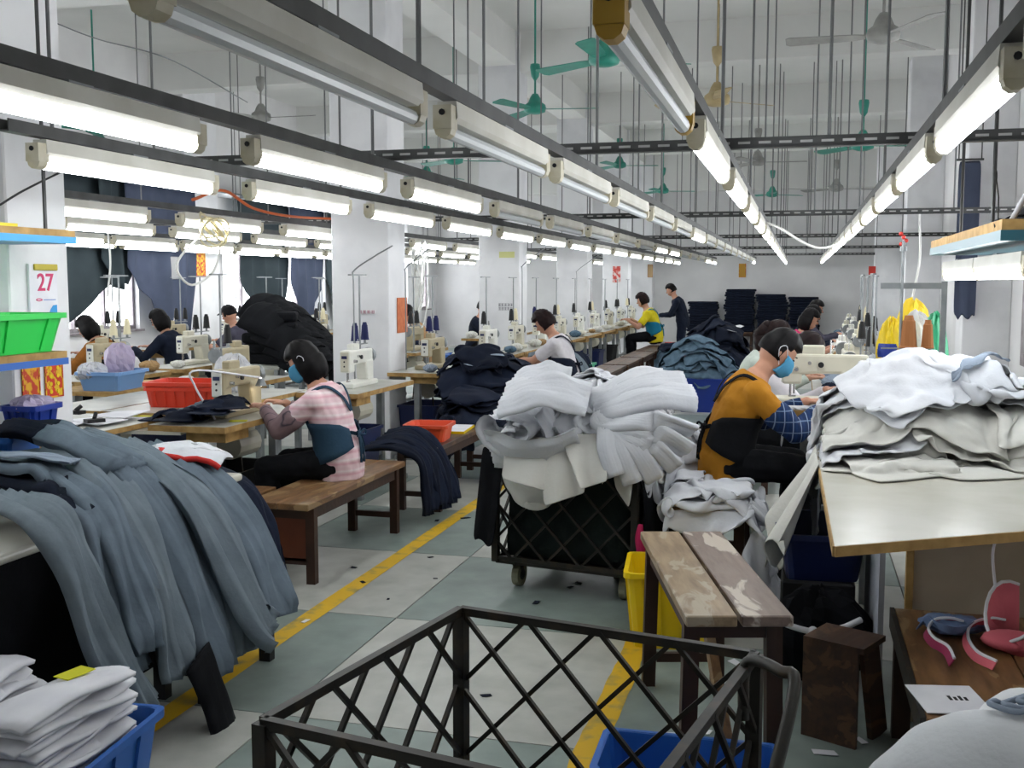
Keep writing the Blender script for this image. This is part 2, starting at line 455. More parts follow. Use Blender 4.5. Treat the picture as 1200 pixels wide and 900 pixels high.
curtain(15.55, 17.3, 2.94, .85, .85, M_CURTAIN, cx + .02, 'dark curtain over the second left window beside the gold poster', 4, .75)
curtain(17.15, 18.5, 2.94, .8, .9, M_CURTAIN2, cx + .16, 'slate blue curtain over the far half of the second left window', 5, .4)
curtain(18.3, 19.7, 2.94, .75, .75, M_CURTAIN, cx + .3, 'dark curtain hanging past the second left window on bare wall', 6, .6)
curtain(20.0, 20.6, 2.75, 1.2, 1.0, M_BLACKC, XL + .06, 'narrow dark cloth strip hanging at the third left window', 7, .5)
curtain(21.7, 22.3, 2.75, 1.3, 1.1, M_BLACKC, XL + .06, 'short dark cloth scrap hanging at the third left window', 8, .5)
# dark pelmet bundle above the first window
q = MB(); rr = random.Random(3)
q.loft([[(XL + .12 + .1 * math.cos(a) , 9.6 + 4.4 * k / 16, 3.09 + (.08 + .04 * rr.random()) * math.sin(a)) for a in [2 * PI * t / 8 for t in range(8)]] for k in range(17)])
tag(q.build('curtain_roll', M_CURTAIN, smooth=True), 'rolled-up dark curtain along the wall above the first left window', 'curtain')
q = MB(); q.box(XL + .02, XL + .5, 9.5, 22.5, 2.95, 2.98); tag(q.build('curtain_rod', M_STEEL), 'grey curtain rail running above the left windows', 'curtain rod')

# ------------------------------------------------------------------ lamp rows
ZT = 2.025
def make_lamp(on, amber=False):
    t = thing('tube_lamp', 'tmp', 'lamp')
    q = MB()
    q.loft([[(-.022, y, .026), (.022, y, .026), (.032, y, .04), (.028, y, .086), (-.028, y, .086), (-.032, y, .04)] for y in (-.57, .57)])
    q.build('housing', M_HOUSING, t)
    q = MB(); q.cone((0, -.585, 0), (0, .585, 0), .0195, n=10); q.build('tube', M_TUBE_ON if on else M_TUBE_OFF, t, smooth=False)
    for s in (-1, 1):
        q = MB(); q.box(-.027, .027, s * .585 - .028, s * .585 + .028, .005, .07)
        q.cone((0, s * .585 - .022, .005), (0, s * .585 + .022, .005), .026, n=10)
        h = q.build('lamp_holder', M_ENDCAP_Y if amber else M_ENDCAP, t)
        p = MB(); p.cone((0, s * .617, .05), (0, s * .607, .05), .009, n=8); p.build('screw_hole', M_BLACK, h)
    q = MB(); q.box(-.03, .03, -.05, .05, .086, .092); q.build('clip', M_STEEL, t)
    return t
LAMPS = {'on': make_lamp(True), 'off': make_lamp(False), 'amber': make_lamp(False, True)}
used = set()
def lamp(kind, x, y, label, group):
    p = LAMPS[kind]
    if kind not in used:
        used.add(kind); p.location = (x, y, ZT); p['label'] = label; p['group'] = group; return p
    return dup(p, (x, y, ZT), 0, label, group)
def rail(x, y0, y1, rods, zt, label, group=None):
    t = thing('lamp_rail', label, 'rail', (x, (y0 + y1) / 2, ZT), 0, group); yc = (y0 + y1) / 2
    q = MB(); q.box(-.022, .022, y0 - yc, y1 - yc, .092, .098); q.box(-.022, -.017, y0 - yc, y1 - yc, .098, .135); q.box(.017, .022, y0 - yc, y1 - yc, .098, .135)
    q.build('channel', M_RAIL, t)
    for y in rods:
        q = MB(); q.cone((0, y - yc, .1), (0, y - yc, zt - ZT), .0075, n=6); q.build('hanger_rod', M_ROD, t)
    return t
def ceil_at(y):
    for c in CY_:
        if c + .02 < y < c + CD - .02: return 4.3
    return ZC
ROWS = {  # name: (X, first lamp centre, pitch, last Y, off(k, y), description)
    'A': (-.32, 2.42, 1.53, 24.5, lambda k, y: k == 0, 'over the aisle side of the right sewing line'),
    'B': (.43, 1.68, 1.43, 24.5, lambda k, y: k == 0, 'over the right sewing machines'),
    'C': (-.98, .66, 1.42, 24.0, lambda k, y: not (9.5 < y < 10.9 or y > 22.4), 'over the aisle by the full fabric cart'),
    'D': (-1.85, 2.45, 1.53, 24.0, lambda k, y: 6.2 < y < 14.6 or 17.6 < y < 21, 'over the aisle edge with the yellow line'),
    'E': (-2.65, 3.89, 1.53, 24.0, lambda k, y: False, 'over the benches beside the white columns'),
    'F': (-4.35, 5.9, 1.6, 24.0, lambda k, y: False, 'behind the white columns'),
    'G': (-5.5, 6.2, 1.5, 22.0, lambda k, y: False, 'over the sewing line past the columns'),
    'I': (-7.15, 9.3, 1.34, 24.0, lambda k, y: False, 'over the sewing line near the curtained windows'),
    'J': (-7.95, 10.6, 1.34, 22.0, lambda k, y: False, 'closest to the curtained windows'),
}
for nm, (x, y0, st, y1, off, desc) in ROWS.items():
    k = 0; y = y0
    while y < y1:
        f = off(k, y)
        lamp(('amber' if (nm == 'A' and f) else 'off') if f else 'on', x, y,
             ('unlit' if f else 'lit') + ' fluorescent batten lamp ' + desc, ('unlit' if f else 'lit') + ' lamps ' + desc)
        y += st; k += 1
    a = y0 - .75; rods = []; yy = a + .25
    while yy < y1 + .3:
        rods.append(yy); yy += 2.54 if x > -3 else 4.0
    t = rail(x, a, y1 + .5, [r for r in rods], ZC, 'steel channel for the lamps ' + desc)
    t2 = [c for c in t.children if c.name.startswith('hanger')]
# slotted cross rails
for i, y in enumerate((4.7, 9.47, 14.07, 18.72, 23.2)):
    x0, x1 = (-5.6 if i == 0 else -8.2), 1.9
    t = thing('cross_rail', ['slotted grey cross rail joining the lamp rows over the nearest bench and cart', 'slotted grey cross rail joining the lamp rows by the second white column', 'slotted grey cross rail before the third white column', 'slotted grey cross rail before the fourth white column', 'slotted grey cross rail nearest the far wall'][i], 'rail', (0, y, 2.166))
    q = MB(); q.box(x0, x1, -.003, .003, 0, .045); q.box(x0, x1, -.02, .02, -.003, .003); q.build('channel', M_RAIL, t)
    q = MB(); xx = x0 + .06
    while xx < x1 - .06:
        q.box(xx, xx + .05, -.0045, -.003, .018, .028); xx += .085
    tag(q.build('slots', M_SLOT, t), kind='stuff')
    for xr in (-6.4, -5.0, -3.1, -1.4, .1, 1.2):
        if xr > x0:
            q = MB(); q.cone((xr, .012, 0), (xr, .012, ZC - 2.166), .007, n=6); q.build('hanger_rod', M_ROD, t)

# ------------------------------------------------------------------ ceiling fans
def fan(px, py, Y, m_, ang, label, ztop=None, group='ceiling fans', R=.68):
    p = ony(px, py, Y); zt = ztop or (4.3 if any(c - .1 < Y < c + CD + .1 for c in CY_) else ZC)
    t = thing('ceiling_fan', label, 'fan', p, ang, group)
    q = MB(); q.lathe([(.03, .16), (.055, .12), (.075, .07), (.11, .045), (.12, .01), (.11, -.03), (.05, -.05), (.01, -.052)], n=18); q.build('motor', m_, t, smooth=True)
    q = MB(); q.cone((0, 0, .15), (0, 0, zt - p.z), .011, n=8); q.build('downrod', m_, t)
    q = MB(); q.lathe([(.012, .3), (.04, .34), (.055, .44), (.05, .47), (.01, .475)], n=14); q.build('canopy_cup', m_, t, smooth=True)
    for k in range(3):
        a = 2 * PI * k / 3; R0 = Matrix.Rotation(a, 4, 'Z') @ Matrix.Rotation(math.radians(11), 4, 'X')
        q = MB(); pts = [(.12, -.035), (.2, -.055), (R - .03, -.075), (R, -.05), (R, .05), (R - .03, .07), (.2, .05), (.12, .035)]
        q.loft([[R0 @ Vector((x, y, z)) for x, y in pts] for z in (-.003, .003)]); q.build('blade', m_, t)
    return t
fan(627, 128, 11.3, M_FAN_G, .15, 'green ceiling fan with cup over the benches before the third column')
fan(708, 70, 8.1, M_FAN_G, .5, 'green ceiling fan partly behind the amber-ended unlit lamp')
fan(1035, 42, 8.3, M_FAN_W, 1.0, 'grey-white ceiling fan above the right sewing line')
fan(726, 194, 18.9, M_FAN_G, .25, 'small-looking green ceiling fan above the aisle by the fourth column')
fan(500, 207, 16.0, M_FAN_G, .9, 'green ceiling fan past the second column, lower of two')
fan(532, 188, 12.8, M_FAN_G, .4, 'green ceiling fan past the second column, upper of two')
fan(1011, 171, 11.9, M_FAN_G, .2, 'green ceiling fan over the right line behind the slotted rail')
fan(888, 190, 15.8, M_FAN_W, .1, 'grey ceiling fan above the aisle before the navy heap')
fan(980, 221, 18.6, M_FAN_W, .4, 'grey ceiling fan far down the right sewing line')
fan(840, 118, 9.9, M_FAN_C, .7, 'cream ceiling fan with grey blades above the aisle', R=.6)
fan(306, 138, 11.6, M_FAN_W, .0, 'grey ceiling fan over the sewing line past the columns')
fan(112, 152, 11.2, M_FAN_G, .05, 'green ceiling fan above the curtained windows')
fan(777, 224, 22.0, M_FAN_G, .3, 'green ceiling fan near the far wall')
fan(905, 228, 21.8, M_FAN_G, .6, 'green ceiling fan far down the aisle')
# ------------------------------------------------------------------ furniture builders
def bench(label, cx, cy, w, l, z, rz=0, tops=None, group=None, panel=False, splay=0, legm=None, cat='bench', name='wooden_bench', gap=.012, brace=False):
    """long axis along local y"""
    t = thing(name, label, cat, (cx, cy, 0), rz, group); tops = tops or [M_PLANK_C, M_PLANK_C]; n = len(tops); lm = legm or M_WOOD_D
    pw = (w - gap * (n - 1)) / n
    for k in range(n):
        x0 = -w / 2 + k * (pw + gap); q = MB(); q.box(x0, x0 + pw, -l / 2, l / 2, z - .035, z); q.build('plank', tops[k], t, bevel=.004)
    lx, ly = w / 2 - .035, l / 2 - .11
    for sx in (-1, 1):
        for sy in (-1, 1):
            q = MB(); q.bar((sx * (lx + splay), sy * (ly + splay), 0), (sx * lx, sy * ly, z - .035), .045, .05); q.build('leg', lm, t)
    for sy in (-1, 1):
        q = MB(); q.box(-lx, lx, sy * ly - .015, sy * ly + .015, z - .1, z - .035); q.build('apron', lm, t)
        q = MB(); q.box(-lx + .02, lx - .02, sy * ly - .012, sy * ly + .012, .1, .135); q.build('stretcher', lm, t)
    for sx in (-1, 1):
        q = MB(); q.box(sx * lx - .012, sx * lx + .012, -ly, ly, z - .1, z - .035); q.build('side_rail', lm, t)
    if brace:
        q = MB(); q.bar((0, -ly + .02, .13), (0, ly - .3, z - .06), .03, .05); q.build('brace', M_PLANK_C, t)
    if panel:
        q = MB(); q.box(-lx + .02, lx - .02, -ly - .012, -ly + .012, .12, z - .1); q.build('end_panel', M_WOOD_R, t)
    return t
def crate(name, label, cx, cy, cz, sx, sy, h, m_, rz=0, taper=.9, ribs=0, group=None, cat='crate', rim=True, wall=.006):
    t = thing(name, label, cat, (cx, cy, cz), rz, group)
    def ring(k, z, d=0): 
        a, b = sx / 2 * k - d, sy / 2 * k - d; r = min(.03, a * .3); out = []
        for ex, ey, a0 in ((1, 1, 0), (-1, 1, 90), (-1, -1, 180), (1, -1, 270)):
            for da in (0, 45, 90):
                an = math.radians(a0 + da); out.append((ex * (a - r) + r * math.cos(an), ey * (b - r) + r * math.sin(an), z))
        return out
    q = MB(); q.loft([ring(taper, 0), ring((1 + taper) / 2, h * .5), ring(1, h), ring(1, h, wall), ring(taper, .008, wall)]); q.build('body', m_, t, smooth=False)
    if rim:
        q = MB(); q.loft([ring(1, h - .022, -.001), ring(1, h - .022, -.014), ring(1, h + .002, -.014), ring(1, h + .002, .002)], cap=False); q.build('rim', m_, t)
    for k in range(ribs):
        for s in (-1, 1):
            u = -1 + 2 * (k + .5) / ribs
            q = MB(); q.bar((u * sx / 2 * taper * .9, s * (sy / 2 * taper + .004), .01), (u * sx / 2 * .9, s * (sy / 2 + .004), h - .02), .012, .01, up=(0, 1, 0)); q.build('rib', m_, t)
            v = u * sy / 2 * .9
            if k % 2 == 0:
                q = MB(); q.bar((s * (sx / 2 * taper + .004), v * taper, .01), (s * (sx / 2 + .004), v, h - .02), .012, .01, up=(1, 0, 0)); q.build('rib', m_, t)
    return t
def make_machine(m_):
    t = thing('sewing_machine', 'tmp', 'sewing machine')
    q = MB(); q.box(-.13, .37, -.085, .085, 0, .04); q.build('bed', m_, t, bevel=.008)
    q = MB(); q.loft([[(x, y, z) for x, y in ((.25, -.05), (.37, -.05), (.37, .05), (.25, .05))] if z < .1 else [(x, y, z) for x, y in ((.22, -.048), (.37, -.05), (.37, .05), (.22, .048))] for z in (.03, .2)]); q.build('pillar', m_, t, bevel=.015, seg=2)
    q = MB(); q.loft([[(x, -.045, .175 if x > 0 else .16), (x, .045, .175 if x > 0 else .16), (x, .045, .275), (x, -.045, .285)] for x in (-.07, .1, .37)]); q.build('arm', m_, t, bevel=.016, seg=2)
    q = MB(); q.box(-.085, .02, -.042, .042, .115, .285); q.build('head', m_, t, bevel=.014, seg=2)
    q = MB(); q.box(-.092, -.084, -.034, .034, .125, .275); fp = q.build('face_plate', M_MWHITE if m_ is not M_MWHITE else M_CREAM, t, bevel=.004)
    q = MB(); q.box(-.0945, -.091, -.022, .022, .222, .245); q.build('badge', M_NAVYP, fp)
    for z in (.2, .165): q = MB(); q.cone((-.095, 0, z), (-.09, 0, z), .007, n=8); q.build('screw', M_BLACK, fp)
    q = MB(); q.cone((-.04, 0, .05), (-.04, 0, .12), .006, n=8); q.cone((-.04, 0, .04), (-.04, 0, .05), .0015, n=6); q.build('needle_bar', M_CHROME, t)
    q = MB(); q.cone((-.02, 0, .06), (-.02, 0, .12), .005, n=8); q.box(-.05, -.01, -.012, .006, .042, .05); q.build('presser_foot', M_CHROME, t)
    q = MB(); q.cone((.37, 0, .225), (.385, 0, .225), .05, .062, n=18); q.cone((.385, 0, .225), (.405, 0, .225), .062, .058, n=18); q.build('handwheel', M_STEEL, t)
    q = MB(); q.cone((-.01, -.045, .2), (-.01, -.07, .2), .014, .01, n=10); q.cone((.06, -.045, .235), (.06, -.062, .235), .01, n=10); q.build('tension_knob', M_CHROME, t)
    q = MB(); q.cone((.12, -.046, .225), (.12, -.058, .225), .016, n=12); q.build('stitch_dial', M_BLACK, t)
    q = MB(); q.box(.02, .14, -.03, .03, .275, .33); tb = q.build('top_box', m_, t, bevel=.008)
    q = MB(); q.cone((.17, 0, .275), (.17, 0, .36), .004, n=6); q.build('thread_pin', M_CHROME, t)
    return t
MACH = {'cream': make_machine(M_CREAM), 'white': make_machine(M_MWHITE), 'beige': make_machine(M_MBEIGE)}
def make_table(top=M_FORMICA2):
    t = thing('sewing_table', 'tmp', 'table')
    q = MB(); q.box(-.575, .575, -.24, .24, -.036, 0); q.build('tabletop', top, t)
    q = MB()
    for s in (-1, 1): q.box(-.58, .58, s * .24 - .003, s * .24 + .003, -.036, -.002); q.box(s * .576 - .003, s * .576 + .003, -.24, .24, -.036, -.002)
    q.build('edge_band', M_PLYEDGE, t)
    for s in (-1, 1):
        q = MB(); q.box(s * .45 - .03, s * .45 + .03, -.025, .025, -.76, -.036); q.build('leg', M_STEEL, t)
        q = MB(); q.box(s * .45 - .03, s * .45 + .03, -.22, .22, -.8, -.76); q.build('foot', M_STEEL, t)
    q = MB(); q.box(-.45, .45, -.02, .02, -.6, -.56); q.build('crossbar', M_STEEL, t)
    q = MB(); q.cone((-.02, .06, -.2), (.24, .06, -.2), .085, n=14); q.box(.0, .2, .0, .12, -.12, -.036); q.build('motor', M_CREAM, t)
    q = MB(); q.box(-.2, .2, -.16, .06, -.715, -.7); q.bar((.12, .02, -.7), (.12, .06, -.28), .012); q.build('treadle', M_IRON, t)
    q = MB(); q.box(-.5, -.24, -.2, .05, -.1, -.036); q.build('drawer', M_PLYEDGE, t)
    return t
TABLE = make_table()
def make_stand():
    t = thing('thread_stand', 'tmp', 'thread stand')
    q = MB(); q.cone((0, 0, 0), (0, 0, .012), .03, n=10); q.cone((0, 0, 0), (0, 0, .86), .008, n=8); q.build('pole', M_STEEL, t)
    q = MB(); q.bar((-.2, 0, .86), (.13, 0, .86), .022, .012); q.build('top_arm', M_STEEL, t)
    q = MB(); q.bar((-.13, 0, .3), (.13, 0, .3), .03, .008); q.build('spool_arm', M_STEEL, t)
    for x in (-.1, .1): q = MB(); q.cone((x, 0, .304), (x, 0, .36), .012, .008, n=8); q.build('spool_pin', M_STEEL, t)
    return t
STAND = make_stand()
def make_cone(m_):
    q = MB(); q.lathe([(.0, 0), (.036, 0), (.036, .006), (.033, .01), (.024, .12), (.02, .124), (.015, .145), (.012, .145), (.0, .145)], n=12, cap=False)
    return q.build('thread_cone', m_, smooth=False)
CONES = {'black': make_cone(M_BLACK), 'navy': make_cone(mat('navy_thread', '1a2050', .8)), 'cream': make_cone(mat('cream_thread', 'd8cfae', .8)), 'brown': make_cone(mat('copper_thread', '9a6338', .8))}
for k_, o_ in CONES.items(): tag(o_, k_ + ' thread cone', 'thread cone')
_first = set()
def place(proto, key, loc, rz, label, group=None):
    if key not in _first:
        _first.add(key); proto.location = loc; proto.rotation_euler = (0, 0, rz); proto['label'] = label
        if group: proto['group'] = group
        return proto
    return dup(proto, loc, rz, label, group)
def cone_at(kind, loc, label, group):
    o = CONES[kind]
    if ('c', kind) not in _first: _first.add(('c', kind)); o.location = loc
    else: o = o.copy(); COL.objects.link(o); o.location = loc
    return tag(o, label, 'thread cone', group)
ZTAB = .8
def station(x, y, rz, mk, where, cones=('black', 'black'), stand=True, table=True, n=''):
    """sewing table with machine, thread stand and cones; rz 90: operator on +X side, -90: operator on -X side"""
    R0 = Matrix.Rotation(rz, 3, 'Z')
    def w(a, b, z): v = R0 @ Vector((a, b, 0)); return (x + v.x, y + v.y, z)
    if table: place(TABLE, 'table', (x, y, ZTAB), rz, 'sewing table with steel legs ' + where, 'sewing tables ' + where)
    if mk: place(MACH[mk], mk, w(-.12, .02, ZTAB), rz, mk + ' industrial sewing machine ' + where, mk + ' sewing machines ' + where)
    if stand:
        place(STAND, 'stand', w(.42, .16, ZTAB), rz, 'steel thread stand with top arm ' + where, 'thread stands ' + where)
        for k, c in zip((-.1, .1), cones):
            if c: cone_at(c, w(.42 + k, .16, ZTAB + .36 - .03), c + ' thread cone on a stand ' + where, c + ' thread cones ' + where)

# line along the white columns (operators on the aisle side)
LA = 'of the line along the white columns'
for y, mk, cn in ((5.82, 'beige', (None, None)), (7.66, 'white', ('navy', 'navy')), (9.45, 'beige', ('navy', 'navy')), (11.3, 'white', ('black', None)), (12.5, 'cream', ('black', 'cream')), (13.7, 'white', ('navy', None)),
              (14.95, 'cream', ('black', 'cream')), (16.3, 'white', ('black', None)), (17.65, 'white', ('black', 'cream')), (19.0, 'cream', (None, 'black')), (20.35, 'white', ('black', 'black')), (21.7, 'cream', ('cream', 'black'))):
    station(-3.3, y, PI / 2, mk, LA, cn, stand=(y != 5.82))
for k, y in enumerate((5.95, 7.7, 9.5, 11.3, 12.5, 13.7, 14.95, 16.3, 17.65, 19.0)):
    crate('shade_bin', 'dark bin added to deepen the shade under a column line table', -3.36, y - .12, 0, .38, .5, .48, M_NAVYP if k % 3 else M_BLACK, 0, .85, group='added shade bins under the column line tables', cat='bin')  # dark bins added to deepen the shade under the tables
LB = 'of the line behind the white columns'
for y, mk, cn in ((6.3, None, (None, None)), (7.75, 'beige', ('black', None)), (10.6, 'cream', ('black', 'cream')), (12.0, 'beige', ('black', 'black')), (15.2, 'cream', ('black', None)), (16.6, 'beige', ('cream', 'black'))):
    station(-4.45, y, -PI / 2, mk, LB, cn, stand=bool(mk))
LC = 'of the line past the columns'
for y, mk, cn in ((6.6, 'beige', ('black', 'black')), (7.95, 'beige', ('cream', 'cream')), (9.3, 'cream', ('black', 'black')), (10.7, 'beige', ('black', None)), (12.1, 'cream', ('black', 'cream')), (13.5, 'beige', ('black', 'black'))):
    station(-5.75, y, PI / 2, mk, LC, cn)
LD = 'of the line near the curtained windows'
for y, mk, cn in ((8.9, 'cream', ('cream', 'cream')), (10.3, 'cream', ('black', 'black')), (11.7, 'beige', ('black', 'black')), (13.1, 'cream', ('black', 'black')), (14.5, 'cream', ('black', None)), (15.9, 'beige', ('black', 'black')), (17.3, 'cream', ('black', 'cream'))):
    station(-7.5, y, PI / 2, mk, LD, cn)
LE = 'of the right line beyond the boy'
for y, mk, cn in ((8.6, 'cream', ('black', None)), (9.95, 'white', ('cream', 'black')), (11.3, 'cream', ('black', None)), (12.65, 'white', ('cream', 'black')), (14.0, 'cream', ('black', 'black')), (15.4, 'white', ('cream', None)), (16.8, 'cream', ('black', 'cream'))):
    station(.35 if y < 11 else .55 if y < 14.5 else .7, y, -PI / 2, mk, LE, cn)
# boy's own table and machine
dup(TABLE, (.5, 6.12, .92), 0, 'sewing table holding the boy\'s machine and white cloth', 'x'); 
bt = bpy.context.scene.objects[-1] if False else [o for o in bpy.data.objects if o.get('group') == 'x'][0]; del bt['group']
bm_ = dup(MACH['cream'], (.0, 6.12, .925), 0.0, 'cream sewing machine with black dials in front of the boy', 'x'); del bm_['group']

# ------------------------------------------------------------------ benches
bench('brown plank bench with red-brown end panel under the striped-shirt woman', -2.62, 5.7, .36, 1.42, .45, tops=[M_PLANK_C, M_PLANK_C], panel=True, gap=.004)
bench('narrow dark bench end beside the striped-shirt woman\'s table', -2.97, 5.2, .22, .5, .44, tops=[M_PLANK_C])
bench('dark brown bench holding the orange tub and flat board', -2.55, 7.62, .34, 1.5, .47, tops=[M_PLANK_D, M_PLANK_D], gap=.003)
for k, y in enumerate((9.2,)): bench('dark brown bench under the navy jeans heap', -2.55, y, .36, 1.35, .47, tops=[M_PLANK_D, M_PLANK_D], gap=.003)
for k, y in enumerate((12.3, 13.8, 15.3, 16.8, 18.3, 19.8)):
    bench('reddish-brown bench in the row past the white-shirted worker', -2.45, y, .36, 1.38, .47, tops=[M_PLANK_D, M_PLANK_D], gap=.003, group='benches past the white-shirted worker')
bench('dark bench under the grey-blue trousers', -2.25, 3.75, .26, .7, .4, tops=[M_PLANK_D], legm=M_BLACK)
# high two-plank bench in the foreground
SA, SB, SC_, SD = onz(803, 722, .6), onz(930, 720, .6), onz(846, 623, .6), onz(750, 623, .6)
ctr = (SA + SB + SC_ + SD) / 4; dv = ((SC_ + SD) - (SA + SB)) / 2
ang = math.atan2(dv.y, dv.x) - PI / 2
bench('tall worn two-plank wooden bench beside the yellow crate', ctr.x, ctr.y, .325, 1.1, .6, ang, tops=[M_PLANK_A, M_PLANK_B], gap=.014, brace=True, splay=.01)
bench('dark bench draped with white cloth under the boy', -.4, 5.62, .36, 1.15, .53, tops=[M_PLANK_C, M_PLANK_C])
for k, y in enumerate((8.7, 10.1, 11.5)):
    bench('dark bench in the row behind the boy', -.36, y, .34, 1.2, .47, tops=[M_PLANK_D, M_PLANK_D], group='benches behind the boy')

# ------------------------------------------------------------------ trolleys
def trolley(name, label, cx, cy, w, d, zb, zt, rz, handle=True, nx=4):
    t = thing(name, label, 'trolley', (cx, cy, 0), rz)
    q = MB(); r = .016
    X, Y = w / 2, d / 2
    cs = [(-X, -Y), (X, -Y), (X, Y), (-X, Y)]
    for k, (a, b) in enumerate(cs):
        q = MB(); q.bar((a, b, zb - .02), (a, b, zt), .034, .034, up=(1, 0, 0)); q.build('corner_post', M_IRON, t)
        c, e = cs[(k + 1) % 4]
        for z, nm in ((zt, 'top_rail'), (zb, 'bottom_rail')):
            q = MB(); q.bar((a, b, z), (c, e, z), .022, .022); q.build(nm, M_IRON, t)
        # diamond lattice
        L = math.hypot(c - a, e - b); ux, uy = (c - a) / L, (e - b) / L; hh = zt - zb; n = nx; st = L / n
        wx, wy = -uy, ux
        for dirn in (1, -1):
            for m in range(-6, n + 6):
                s0 = m * st + st * .5; s1 = s0 + dirn * hh * .95
                p = (s0, zb); e2 = (s1, zt)
                def clip(p, e2):
                    (x0, z0), (x1, z1) = p, e2; t0, t1 = 0.0, 1.0; dx = x1 - x0
                    for lim, sg in ((0, 1), (L, -1)):
                        f0, f1 = sg * (x0 - lim), sg * (x1 - lim)
                        if f0 < 0 and f1 < 0: return None
                        if f0 < 0: t0 = max(t0, f0 / (f0 - f1))
                        elif f1 < 0: t1 = min(t1, f0 / (f0 - f1))
                    if t1 - t0 < .08: return None
                    return (x0 + dx * t0, z0 + (z1 - z0) * t0), (x0 + dx * t1, z0 + (z1 - z0) * t1)
                cl = clip(p, e2)
                if not cl: continue
                (x0, z0), (x1, z1) = cl; of = .006 * dirn
                q = MB(); q.bar((a + ux * x0 + wx * of, b + uy * x0 + wy * of, z0), (a + ux * x1 + wx * of, b + uy * x1 + wy * of, z1), .012, .012); q.build('lattice_bar', M_IRON, t)
    q = MB(); q.box(-X, X, -Y, Y, zb - .03, zb - .015); q.build('base_plate', M_IRON, t)
    for a, b in cs:
        a2, b2 = a * .78, b * .74
        q = MB(); q.box(a2 - .022, a2 + .022, b2 - .02, b2 + .02, zb - .05, zb - .03); q.bar((a2 - .022, b2, zb - .04), (a2 - .022, b2 + .02, .06), .006, .03); q.bar((a2 + .022, b2, zb - .04), (a2 + .022, b2 + .02, .06), .006, .03)
        c = q.build('caster', M_IRON, t)
        q = MB(); q.cone((a2 - .018, b2 + .02, .062), (a2 + .018, b2 + .02, .062), .062, n=20); q.build('wheel', M_RUBBER, c, smooth=False)
        q = MB(); q.cone((a2 - .02, b2 + .02, .062), (a2 + .02, b2 + .02, .062), .03, n=14); q.build('hub', M_IRON, c)
    if handle:
        q = MB(); pth = [(X + .0, Y * .75, zt - .12), (X, Y * .75, zt), (X + .03, Y * .72, zt + .03), (X + .1, Y * .55, zt + .04), (X + .14, Y * .45, zt + .03), (X + .14, -.05, zt - .12), (X + .12, -Y * .9, zt - .4), (X + .02, -Y * .98, zb + .05)]
        q.tube(catmull(pth, 30), .014, n=8); h = q.build('handle', M_IRON, t, smooth=True)
        q = MB(); q.cone((X + .137, -.11, zt - .175), (X + .133, -.14, zt - .21), .02, n=12); q.build('collar', M_STEEL, h)
    return t
ta, tb2, tc2 = onz(540, 715, .7), onz(340, 855, .7), onz(885, 768, .7)
w_ = (tc2 - ta).length; d_ = .84
rz_ = math.atan2(tc2.y - ta.y, tc2.x - ta.x)
cc = (ta + tc2) / 2; nrm = Vector((math.sin(rz_), -math.cos(rz_), 0))
cc = cc + nrm * d_ / 2
trolley('wire_trolley', 'empty black iron trolley with diamond lattice sides and handle', cc.x, cc.y, w_, d_, .17, .7, rz_)
CA, CB = Vector((-1.5, 5.26, 0)), Vector((-.76, 5.13, 0)); rz1 = math.atan2((CB - CA).y, (CB - CA).x)
cc1 = (CA + CB) / 2 + Vector((-math.sin(rz1), math.cos(rz1), 0)) * .36
full = trolley('wire_trolley', 'iron lattice trolley lined with dark cloth and heaped with white fabric', cc1.x, cc1.y, .76, .72, .17, .72, rz1, handle=False)
# dark liner bag inside the full trolley
q = MB(); rr = random.Random(5); rings = []
for k in range(9):
    z = .18 + .55 * k / 8; ring = []
    for i in range(40):
        a = 2 * PI * i / 40; c, s = math.cos(a), math.sin(a)
        f = 1 / max(abs(c) / .355, abs(s) / .335); f *= .97 + .03 * math.sin(5 * a + k) * .5 + rr.uniform(-.012, .004)
        ring.append((f * c, f * s, z))
    rings.append(ring)
q.loft(rings); q.build('liner', cloth_mat('dark_green_liner', '1c2422', '121817', 5), full, smooth=True)
# dark flaps over the trolley corners
def flap(label, pts, m_, parent=None, name='cloth_flap', cat='cloth'):
    """pts: grid rows of points (list of lists), becomes a smooth thin cloth"""
    q = MB(); n = len(pts[0])
    vs = [p for r in pts for p in r]; fs = []
    for j in range(len(pts) - 1):
        for i in range(n - 1):
            a = j * n + i; fs.append((a, a + 1, a + n + 1, a + n))
    q.add(vs, fs); o = q.build(name, m_, parent, smooth=True, solid=.006, subsurf=1)
    if parent is None: tag(o, label, cat)
    return o
def hang(p0, p1, drop, n=8, m=7, out=Vector((0, 0, 0)), seed=0, ragged=.05, amp=.02):
    r = random.Random(seed); p0 = Vector(p0); p1 = Vector(p1); rows = []
    ph = r.uniform(0, 6); nn = Vector((-(p1 - p0).y, (p1 - p0).x, 0)).normalized()
    dr = [drop * (1 + r.uniform(-ragged, ragged)) for _ in range(n + 1)]
    for j in range(m + 1):
        v = j / m; row = []
        for i in range(n + 1):
            u = i / n; p = p0.lerp(p1, u) + out * v + nn * amp * v * math.sin(u * 11 + ph) - Vector((0, 0, dr[i] * v)); row.append(p)
        rows.append(row)
    return rows
R1 = Matrix.Rotation(rz1, 3, 'Z')
def tl(a, b, z): v = R1 @ Vector((a, b, 0)); return Vector((cc1.x + v.x, cc1.y + v.y, z))
flap('dark cloth flap hanging over the near left corner of the full trolley', hang(tl(-.43, -.41, .76), tl(-.3, -.415, .76), .5, out=Vector((-.05, -.03, 0)), seed=4, amp=.012), M_BLACKC)
flap('black cloth hanging over the right side of the full trolley', hang(tl(.405, -.36, .78), tl(.41, .25, .78), .5, out=Vector((.02, 0, 0)), seed=5), M_BLACKC)
